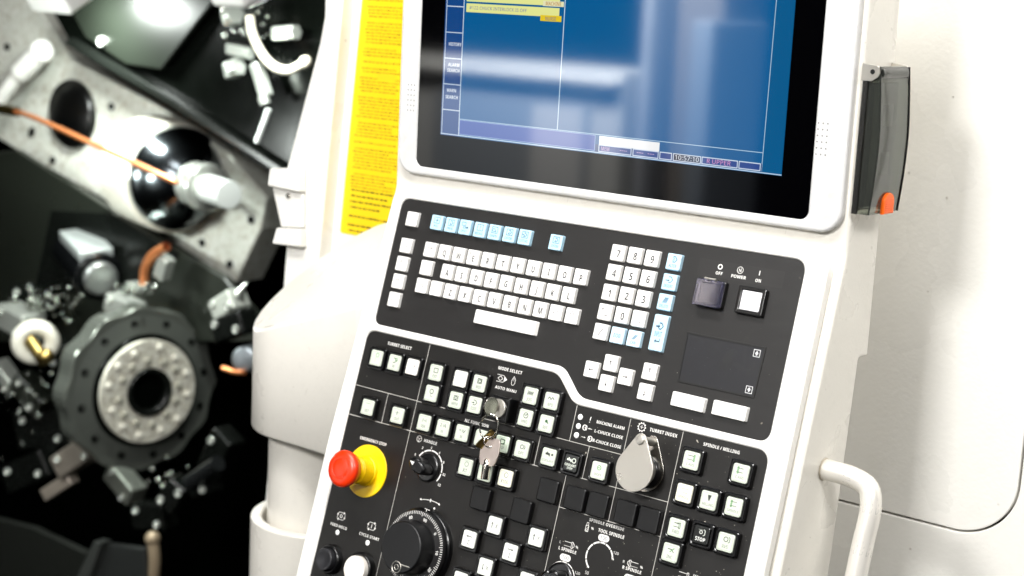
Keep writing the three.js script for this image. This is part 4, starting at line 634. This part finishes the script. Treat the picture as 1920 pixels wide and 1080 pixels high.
// ---------------------------------------------------------------- lathe interior
const IN = {
  black: PH({ color: 0x030403, roughness: 0.3, specularIntensity: 0.15, roughnessMap: texRep(roughMap, 3) }),
  dark: PH({ color: 0x0d0f0d, roughness: 0.35, specularIntensity: 0.7, roughnessMap: texRep(roughMap, 3) }),
  grey: S({ color: 0x1f221d, roughness: 0.42, metalness: 0.1, roughnessMap: texRep(roughMap, 3) }),
  pale: S({ color: 0xffffff, roughness: 0.45, map: texRep(paintMap('198,200,190', 2.4, 60), 2), roughnessMap: texRep(roughMap, 2) }),
  cast: S({ color: 0xe0ddcf, roughness: 0.4 }),
  wet: S({ color: 0xc4c8c0, metalness: 0.65, roughness: 0.18 }),
};
{
  // dark shell of the working space
  const room = thing('machine_interior', 'dark working space of the lathe behind the door post', 'machine interior'); room.userData.kind = 'structure';
  mesh('back_wall', new THREE.BoxGeometry(4.2, 3.2, 0.03).translate(-1.9, 0, -1.75), IN.black, room);
  mesh('side_wall', new THREE.BoxGeometry(0.03, 3.2, 1.5).translate(-0.14, 0, -1.0), IN.black, room);
  mesh('interior_floor', new THREE.BoxGeometry(4.2, 0.03, 1.5).translate(-1.9, -1.4, -1.0), IN.black, room);
}
const poly = (pts, z) => { const s = new THREE.Shape(); pts.forEach(([a, b], i) => { const p = at(a, b, z); i ? s.lineTo(p.x, p.y) : s.moveTo(p.x, p.y); }); s.closePath(); return s; };
const plateAt = (name, pts, z, t, m, parent, bev = 0.003) => mesh(name, boxUV(slab(poly(pts, z), z - t, z, bev)), m, parent);
const boltGeo = merge([new THREE.CylinderGeometry(0.0095, 0.0095, 0.012, 16).rotateX(Math.PI / 2)]);
const sockGeo = latheZ([[0.0095, -0.004], [0.0095, 0.004], [0.0085, 0.006], [0.005, 0.006], [0.0045, 0.001], [0, 0.001]], 18);
{ // headstock plate with spindle
  const z = -1.12, hs = thing('headstock', 'pale grey slanted headstock with a black chuck and bright spindle nose', 'headstock');
  plateAt('face_plate', [[-60, -40], [40, -40], [130, 110], [300, 200], [430, 290], [500, 370], [488, 430], [440, 530], [335, 462], [190, 372], [60, 300], [-60, 225]], z, 0.09, IN.pale, hs, 0.006);
  const boot = at(140, 214, z); mesh('dark_boot', latheZ([[0.086, 0], [0.086, 0.010], [0.080, 0.020], [0.040, 0.030], [0.0, 0.032]], 36).translate(boot.x, boot.y, boot.z), S({ color: 0x030303, roughness: 0.3 }), hs);
  const AX = V3(0.96, -0.01, 0.28).normalize();
  const c0 = at(326, 332, z + 0.05);
  mesh('spindle_housing', orient(latheZ([[0.130, -0.13], [0.130, 0.004], [0.126, 0.014], [0.114, 0.016]], 56), c0, AX), IN.cast, hs);
  const ch = mesh('chuck', orient(latheZ([[0.116, 0.010], [0.118, 0.034], [0.112, 0.046], [0.104, 0.050], [0.100, 0.066], [0.080, 0.096], [0.056, 0.112], [0.050, 0.118]], 56), c0, AX), S({ color: 0x4c5154, metalness: 1, roughness: 0.2 }), hs);
  mesh('chuck_ring', orient(latheZ([[0.116, 0.020], [0.121, 0.022], [0.121, 0.027], [0.116, 0.029]], 56), c0, AX), IN.wet, ch);
  mesh('spindle_nose', orient(latheZ([[0.050, 0.112], [0.050, 0.146], [0.044, 0.148], [0.044, 0.160], [0.054, 0.162], [0.054, 0.184], [0.048, 0.190], [0.030, 0.190]], 44), c0, AX), IN.wet, hs);
  mesh('bar_stock', orient(latheZ([[0.031, 0.18], [0.031, 0.292], [0.029, 0.295], [0, 0.295]], 40), c0, AX), S({ color: 0xd6dad6, metalness: 0.3, roughness: 0.38 }), hs);
  for (const [a, b] of [[15, 88], [60, 250], [210, 200], [62, 245], [380, 455], [472, 412], [432, 495], [100, 300]]) { const p = at(a, b, z); mesh('socket_bolt', sockGeo.clone().translate(p.x, p.y, p.z), IN.dark, hs); }
}
{ // black upper guard
  const z = -0.99, g = thing('telescopic_guard', 'black sheet metal guard slanting above the headstock', 'guard');
  plateAt('guard_sheet', [[62, -40], [640, -40], [640, 420], [545, 345], [470, 300], [300, 195], [140, 95]], z, 0.02, IN.black, g);
  plateAt('guard_rib', [[120, 82], [300, 188], [470, 292], [540, 338], [540, 322], [470, 276], [300, 170], [130, 70]], z + 0.022, 0.02, IN.dark, g);
  plateAt('glossy_sheet', [[100, -40], [430, -40], [300, 130], [235, 120], [160, 70]], z + 0.03, 0.012, PH({ color: 0x10130f, roughness: 0.34, specularIntensity: 0.22 }), g);
  { const p = at(192, 78, z + 0.035); mesh('bright_bolt', sockGeo.clone().scale(1.2, 1.2, 1.2).translate(p.x, p.y, p.z), IN.wet, g); }
}
{ // grey lower guard
  const z = -1.03, g = thing('lower_guard', 'dark grey sloping sheet metal guard below the headstock', 'guard');
  plateAt('guard_sheet', [[-60, 290], [30, 282], [200, 390], [330, 470], [420, 520], [520, 640], [-60, 640]], z, 0.02, IN.grey, g);
  plateAt('recess', [[95, 395], [210, 400], [330, 475], [300, 520], [60, 560]], z + 0.012, 0.01, IN.dark, g);
}
function lampBox(name, label, px, z, w, h, power, target) {
  const p = at(...px, z); return lampFitting(name, label, p, target, w, h, power, COOL, 3, 'work lamps inside the lathe');
}
lampBox('work_lamp', 'bright work lamp glowing above the hose fittings', [470, 10], -0.80, 0.056, 0.04, 420, V3(-1.15, -0.35, -1.0));
lampBox('work_lamp_001', 'bright work lamp glowing on the glossy dark guard', [140, 8], -0.84, 0.10, 0.06, 380, V3(-1.75, -0.25, -1.12));
lampFitting('work_lamp_002', 'work lamp on the wall of the lathe beside the silver tool holder block', at(-260, 330, -0.35), V3(-1.3, -0.25, -0.95), 0.16, 0.09, 90, COOL, 3, 'work lamps inside the lathe');
{ // lever
  const z = -1.05, pts = [at(78, 96, z), at(52, 120, z), at(28, 148, z), at(0, 186, z), at(-40, 236, z)];
  tag(mesh('clamp_lever', merge([tube(pts, 0.017, 30, 14), ballEnd(pts[0], 0.030), tube([at(74, 100, z), at(40, 134, z)], 0.027, 8, 14)]), S({ color: 0xf0f0ea, roughness: 0.25 })), 'shiny white clamp lever lying across the pale headstock', 'lever');
}
{ // copper pipe
  const z = -0.93, pts = [at(-60, 190, z), at(0, 205, z), at(40, 212, z), at(100, 236, z), at(200, 282, z), at(330, 341, z)];
  const pipe = thing('coolant_pipe', 'thin copper coolant pipe crossing in front of the headstock', 'pipe');
  mesh('pipe', merge([tube(pts, 0.0062, 60, 12), ballEnd(pts[5], 0.0062)]), MAT.copper, pipe);
  mesh('pipe_union', merge([tube([at(-20, 200, z), at(32, 210, z)], 0.012, 8, 12)]), MAT.brass, pipe);
}
{ // motor-like tool drive under the headstock
  const z = -0.97, c = at(187, 520, z), AX = V3(0.93, -0.16, 0.33).normalize();
  const m = thing('tool_drive', 'black cylindrical tool drive with a silver end cap and pale top plate', 'tool drive');
  mesh('drive_body', orient(latheZ([[0, -0.20], [0.056, -0.20], [0.058, -0.195], [0.058, -0.006], [0.056, 0.0], [0.038, 0.001]], 40), c, AX), PH({ color: 0x08090a, roughness: 0.2, clearcoat: 0.5 }), m);
  mesh('end_cap', orient(latheZ([[0.040, -0.004], [0.040, 0.014], [0.037, 0.018], [0.030, 0.017], [0, 0.017]], 40), c, AX), S({ color: 0xc6cac8, metalness: 0.9, roughness: 0.3 }), m);
  const tp = new RoundedBoxGeometry(0.080, 0.036, 0.165, 2, 0.003).translate(0, 0.046, -0.095); mesh('top_plate', orient(tp, c, AX), S({ color: 0xbfc6c4, metalness: 0.5, roughness: 0.35 }), m);
}
{ // coolant nozzle with copper lip
  const z = -0.93, n = thing('coolant_nozzle', 'curved copper coolant nozzle on a bright metal block above the turret', 'nozzle');
  mesh('nozzle_lip', tube([at(270, 535, z), at(272, 505, z), at(285, 480, z), at(312, 462, z)], 0.0105, 30, 12), MAT.copper, n);
  mesh('nozzle_block', merge([new RoundedBoxGeometry(0.035, 0.055, 0.03, 2, 0.006).rotateZ(-0.35).translate(...at(308, 502, z - 0.02).toArray()), new RoundedBoxGeometry(0.065, 0.022, 0.03, 2, 0.004).translate(...at(262, 540, z).toArray())]), IN.wet, n);
}
{ // turret
  const z = -0.90, c = at(268, 730, z), AX = V3(1.0, 0.02, 0.17).normalize();
  const t = thing('tool_turret', 'round grey tool turret with a pale drilled ring at its centre', 'turret');
  const s = new THREE.Shape(), n = 12; for (let i = 0; i <= 96; i++) { const a = (i / 96) * 6.2832, r = 0.184 + 0.0045 * Math.cos(a * n); i ? s.lineTo(r * Math.cos(a), r * Math.sin(a)) : s.moveTo(r * Math.cos(a), r * Math.sin(a)); }
  mesh('disc', orient(boxUV(slab(s, -0.06, 0, 0.004)), c, AX), S({ color: 0x70746d, roughness: 0.32, metalness: 0.6, roughnessMap: texRep(roughMap, 6) }), t);
  const q = new THREE.Quaternion().setFromUnitVectors(V3(0, 0, 1), AX), loc = (x, y, h) => V3(x, y, h).applyQuaternion(q).add(c);
  mesh('collar', orient(latheZ([[0.126, -0.002], [0.126, 0.012], [0.121, 0.016], [0.112, 0.016]], 56), c, AX), IN.black, t);
  mesh('centre_ring', orient(latheZ([[0.117, 0.01], [0.117, 0.026], [0.115, 0.028], [0.056, 0.028], [0.052, 0.024], [0.050, 0.0]], 56), c, AX), S({ color: 0xffffff, map: texRep(paintMap('226,224,208', 9, 80), 3), metalness: 0.3, roughness: 0.36, bumpMap: texRep(blotch, 6), bumpScale: 0.004 }), t);
  mesh('hub_cone', orient(latheZ([[0.176, -0.002], [0.150, 0.004], [0.128, 0.010]], 72), c, AX), S({ color: 0x686c66, roughness: 0.34, metalness: 0.5, roughnessMap: texRep(roughMap, 6) }), t);
  mesh('bore_sleeve', orient(latheZ([[0.054, 0.027], [0.054, 0.034], [0.047, 0.036], [0.040, 0.030], [0.040, 0.018]], 44), c, AX), IN.dark, t);
  mesh('bore', orient(latheZ([[0.050, 0.020], [0.036, 0.021], [0.0, 0.021]], 40), c, AX), IN.black, t);
  for (let i = 0; i < 24; i++) { const a = (i / 24) * 6.283 + rr(0, 0.14), r = (i % 2 ? 0.098 : 0.074) + rr(-0.004, 0.004); mesh('ring_bolt', orient(latheZ([[0.0075, -0.002], [0.0075, 0.004], [0.006, 0.006], [0, 0.0062]], 16), loc(r * Math.cos(a), r * Math.sin(a), 0.028), AX), i % 2 ? IN.cast : S({ color: 0xb9b7a8, roughness: 0.3, metalness: 0.4 }), t); }
  for (let i = 0; i < 12; i++) { const a = (i / 12) * 6.283 + 0.16; mesh('disc_hole', orient(latheZ([[0.0085, -0.001], [0.0085, 0.002], [0.0070, 0.0030], [0.0055, 0.0005], [0, 0.0005]], 16), loc(0.152 * Math.cos(a), 0.152 * Math.sin(a), 0.0035), AX), IN.black, t); }
}
function toolBlock(name, label, px, z, size, rot, m, extra) {
  const g = thing(name, label, name.replace('_', ' ').split(' ').pop() === 'holder' ? 'tool holder' : 'tool', 'tools around the turret'); const p = at(...px, z); g.position.copy(p); g.rotation.set(...rot);
  mesh('block', new RoundedBoxGeometry(...size, 3, Math.min(...size) * 0.12), m, g);
  for (const [dx, dy] of [[-0.3, 0.25], [0.3, -0.25]]) mesh('clamp_bolt', sockGeo.clone().scale(0.9, 0.9, 0.9).translate(dx * size[0], dy * size[1], size[2] / 2), IN.wet, g);
  extra?.(g); return g;
}
toolBlock('tool_holder', 'silver tool holder block with a ringed collar and brass jet beside the turret', [38, 600], -0.90, [0.11, 0.06, 0.07], [0, 0, -0.15], IN.wet, (g) => { mesh('collar_ring', new THREE.TorusGeometry(0.038, 0.018, 14, 32).rotateY(1.0).translate(0.094, -0.022, 0.02), IN.cast, g); mesh('brass_jet', merge([new THREE.CylinderGeometry(0.015, 0.015, 0.07, 16).rotateZ(1.1).translate(0.13, -0.03, 0.04), new THREE.SphereGeometry(0.019, 14, 10).translate(0.165, -0.03, 0.04)]), MAT.brass, g); });
toolBlock('tool_holder', 'beige tool holder clamped at the lower edge of the turret', [150, 852], -0.84, [0.13, 0.055, 0.06], [0, 0.2, 0.62], S({ color: 0x8d857b, metalness: 0.5, roughness: 0.4 }), (g) => { mesh('tool_shank', new RoundedBoxGeometry(0.10, 0.03, 0.03, 2, 0.004).translate(-0.10, -0.035, 0), S({ color: 0xa69c90, metalness: 0.5, roughness: 0.4 }), g); });
toolBlock('tool_holder', 'black tool holder with a shiny round bar below the turret', [385, 905], -0.84, [0.06, 0.05, 0.05], [0, 0, 0.4], IN.dark, (g) => { mesh('tool_shank', new THREE.CylinderGeometry(0.017, 0.017, 0.11, 22).rotateZ(-1.35).translate(0.04, 0.02, 0.03), S({ color: 0x55595a, metalness: 0.9, roughness: 0.25 }), g); });
toolBlock('tool_holder', 'grey tool holder at the left rim of the turret', [60, 735], -0.93, [0.10, 0.05, 0.06], [0, 0.3, -0.7], IN.grey);
toolBlock('tool_holder', 'pale wedge-shaped tool holder at the upper rim of the turret', [430, 570], -0.93, [0.075, 0.045, 0.05], [0, 0, 0.55], S({ color: 0xb9bdb4, metalness: 0.4, roughness: 0.4 }), (g) => { mesh('tool_tip', new THREE.ConeGeometry(0.014, 0.05, 12).rotateZ(-1.2).translate(0.055, 0.012, 0), IN.wet, g); });
toolBlock('tool_holder', 'dark tool holder beneath the beige tool holder', [235, 905], -0.95, [0.10, 0.05, 0.05], [0, 0, -0.5], S({ color: 0x8b8f86, metalness: 0.5, roughness: 0.4 }));
toolBlock('tool_holder', 'small black tool holder under the lower right rim of the turret', [330, 925], -0.84, [0.07, 0.05, 0.05], [0, 0.3, 1.0], IN.dark);
toolBlock('tool_holder', 'black tool holder hanging lowest under the turret', [290, 965], -0.86, [0.10, 0.06, 0.05], [0, 0.1, 0.2], IN.dark);
toolBlock('tool_holder', 'black tool holder standing right of the round bar holder', [415, 850], -0.88, [0.06, 0.11, 0.05], [0, 0, -0.5], IN.dark);
toolBlock('tool_holder', 'black tool holder above the boring bar at the right rim', [440, 610], -0.9, [0.10, 0.05, 0.05], [0, 0, 0.4], IN.dark);
toolBlock('tool_holder', 'black cranked tool holder beside the silver block and collar', [100, 655], -0.94, [0.10, 0.07, 0.05], [0, 0.2, -0.3], IN.dark);
toolBlock('tool_holder', 'silver wet tool holder far from the turret near the grey one', [15, 705], -0.92, [0.09, 0.03, 0.05], [0, 0.2, -0.75], IN.wet);
toolBlock('tool_holder', 'black tool holder behind the tool drive and silver block', [70, 560], -0.99, [0.13, 0.05, 0.06], [0, 0.2, -0.1], IN.dark);
toolBlock('tool_holder', 'grey wet tool holder standing at the bottom beside the chip tray', [60, 880], -0.88, [0.15, 0.07, 0.06], [0, 0.2, 0.5], IN.dark);
toolBlock('tool_holder', 'black square tool holder behind the beige tool holder', [90, 800], -0.98, [0.16, 0.10, 0.06], [0, 0.3, 0.2], IN.dark);
toolBlock('tool_holder', 'silver square tool holder between the tool drive and the turret', [235, 575], -0.96, [0.09, 0.045, 0.05], [0, 0.1, -0.2], IN.wet);
{ const g = thing('chip_tray', 'dark chip tray sheets in the bottom of the lathe', 'tray'); plateAt('tray_sheet', [[-60, 960], [60, 990], [165, 1040], [150, 1140], [-60, 1140]], -0.78, 0.02, S({ color: 0x1d1f1c, roughness: 0.4 }), g); plateAt('tray_lip', [[175, 1015], [190, 1018], [160, 1100], [135, 1100]], -0.76, 0.03, S({ color: 0x4a4d4a, roughness: 0.35, metalness: 0.3 }), g); plateAt('tray_panel', [[195, 1020], [270, 1030], [275, 1140], [160, 1140]], -0.78, 0.02, S({ color: 0x2a2c2b, roughness: 0.4 }), g); }
{ const z = -0.9; const r = thing('boring_bar', 'round grey boring bar with a copper tip beside the turret', 'tool', 'tools around the turret'); mesh('bar', orient(latheZ([[0, -0.03], [0.028, -0.03], [0.028, 0.02], [0.022, 0.026], [0, 0.026]], 28), at(466, 672, z), V3(0.4, 0.1, 1)), S({ color: 0x8f959a, metalness: 0.7, roughness: 0.35 }), r); mesh('copper_tip', merge([tube([at(418, 690, z + 0.03), at(440, 697, z + 0.03), at(458, 698, z + 0.03)], 0.0055, 12, 10)]), MAT.copper, r); }
{ const z = -0.8; tag(mesh('drain_rod', merge([tube([at(286, 1010, z), at(290, 1050, z), at(284, 1120, z)], 0.013, 12, 14), ballEnd(at(286, 1010, z), 0.017)]), S({ color: 0xa08f76, metalness: 0.3, roughness: 0.4 })), 'short beige rod standing below the turret', 'rod'); }
{ // hoses and fittings at the top
  const z = -0.93;
  tag(mesh('coolant_hose', merge([tube([at(468, 30, z), at(472, 58, z), at(486, 92, z), at(510, 122, z), at(540, 132, z), at(572, 118, z)], 0.0088, 50, 12), ballEnd(at(573, 117, z), 0.013)]), S({ color: 0xc9c2b0, roughness: 0.35 })), 'pale bent coolant hose hanging under the work lamp', 'hose');
  const f = (px, sz, rz, l, m) => { const g = thing('pipe_fitting', l, 'fitting', 'pipe fittings near the work lamp'); const p = at(...px, z - 0.02); g.position.copy(p); g.rotation.z = rz; mesh('fitting_body', new RoundedBoxGeometry(...sz, 3, sz[1] * 0.2), m, g); mesh('fitting_nut', new THREE.CylinderGeometry(sz[1] * 0.55, sz[1] * 0.55, 0.018, 6).rotateZ(1.57).translate(sz[0] * 0.6, 0, 0.01), IN.wet, g); return g; };
  f([535, 62], [0.055, 0.028, 0.03], 0.1, 'star-shaped bright pipe fitting beside the bent hose', IN.wet);
  f([450, 95], [0.06, 0.022, 0.03], -0.1, 'flat grey pipe fitting under the work lamp', IN.wet);
  f([437, 130], [0.036, 0.036, 0.03], 0.3, 'square grey pipe fitting below the flat one', S({ color: 0x8d918b, metalness: 0.5, roughness: 0.4 }));
  f([490, 150], [0.075, 0.022, 0.025], -1.1, 'long silver pipe fitting running down from the hose', IN.wet);
  f([432, 28], [0.03, 0.045, 0.03], 0.2, 'upright bright pipe fitting left of the work lamp', IN.wet);
  tag(mesh('indicator_rod', tube([at(503, 205, z), at(498, 222, z), at(482, 266, z)], 0.0062, 12, 12), S({ color: 0xdfe3df, roughness: 0.3, metalness: 0.2 })), 'thin white rod hanging below the pipe fittings', 'rod');
}
{ // wet swarf and splashes of metal: nobody could count them
  const L = []; const base = new THREE.SphereGeometry(0.0048, 10, 7);
  const put2 = (px, py, n, sx, sy, z) => { for (let i = 0; i < n; i++) { const a = px + (rnd() + rnd() - 1) * sx, b = py + (rnd() + rnd() - 1) * sy, p = at(a, b, z + rr(-0.02, 0.02)), k = rr(0.35, 1.5); L.push(base.clone().scale(k * rr(0.5, 2.2), k, k * rr(0.5, 1.5)).rotateZ(rr(0, 3)).rotateY(rr(0, 3)).translate(p.x, p.y, p.z)); } };
  put2(75, 560, 46, 60, 26, -0.92); put2(50, 735, 44, 70, 50, -0.89); put2(255, 545, 30, 45, 14, -0.9); put2(330, 905, 24, 90, 60, -0.86); put2(120, 575, 20, 60, 40, -0.9); put2(470, 50, 22, 50, 50, -0.95); put2(30, 850, 8, 60, 60, -0.9);
  tag(mesh('metal_swarf', merge(L), S({ color: 0x80847d, metalness: 1, roughness: 0.14 })), 'scattered wet metal chips glinting around the turret and tools', 'metal chips', null, 'stuff');
}
// ---------------------------------------------------------------- what the dark screen glass mirrors: the machine across the aisle
{
  const mz = 2.58, m = (px, py) => { const p = at(px, py, -2.6); return [p.x, p.y]; };
  const g = thing('opposite_cabinet', 'pale machine cabinet across the aisle, mirrored in the screen', 'cabinet'); g.position.set(0, 0, mz);
  const R = m(1165, 200)[0], Tp = m(1000, 122)[1];
  const pc = S({ color: 0xe6e6e2, roughness: 0.5 });
  mesh('cabinet_body', new RoundedBoxGeometry(1.6, 1.6, 0.4, 2, 0.01).translate(R - 0.8, Tp - 0.8, 0.2), pc, g);
  mesh('cabinet_rail', new RoundedBoxGeometry(1.62, 0.016, 0.05, 2, 0.005).translate(R - 0.81, Tp - 0.035, -0.02), pc, g);
  mesh('dark_slot', new THREE.BoxGeometry(1.4, 0.016, 0.01).translate(R - 0.9, Tp - 0.070, -0.004), S({ color: 0x8a9098, roughness: 0.5 }), g);
  mesh('cabinet_window', new THREE.BoxGeometry(0.62, 0.5, 0.012).translate(R - 0.42, Tp - 0.36, -0.004), S({ color: 0xb2b9c0, roughness: 0.4 }), g);
  mesh('paper_sheet', new THREE.BoxGeometry(0.19, 0.30, 0.004).translate(m(1050, 200)[0], Tp - 0.27, -0.014), S({ color: 0xf0f0ee, roughness: 0.7 }), g);
  const col = thing('hall_column', 'grey building column across the aisle, mirrored in the screen', 'column'); const c0 = m(1195, 100)[0], c1 = m(1335, 100)[0]; col.position.set((c0 + c1) / 2, 0, mz + 0.2);
  mesh('column_shaft', new RoundedBoxGeometry((c1 - c0) * 0.62, 3.6, 0.25, 2, 0.01).translate(0.03, 0.2, 0), S({ color: 0x8e8780, roughness: 0.6 }), col);
  mesh('column_flange', new RoundedBoxGeometry(0.035, 3.6, 0.3, 2, 0.006).translate(-(c1 - c0) * 0.45, 0.2, -0.03), S({ color: 0xb9bcc2, roughness: 0.5 }), col);
  const d = m(1365, 110); const lk = tag(mesh('hall_locker', new RoundedBoxGeometry(0.07, 1.4, 0.3, 2, 0.008).translate(d[0], m(1365, 40)[1] - 0.7, mz), S({ color: 0xaab4c0, roughness: 0.5 })), 'narrow pale locker across the aisle, mirrored in the screen', 'locker');
}
renderer.render(scene, camera);
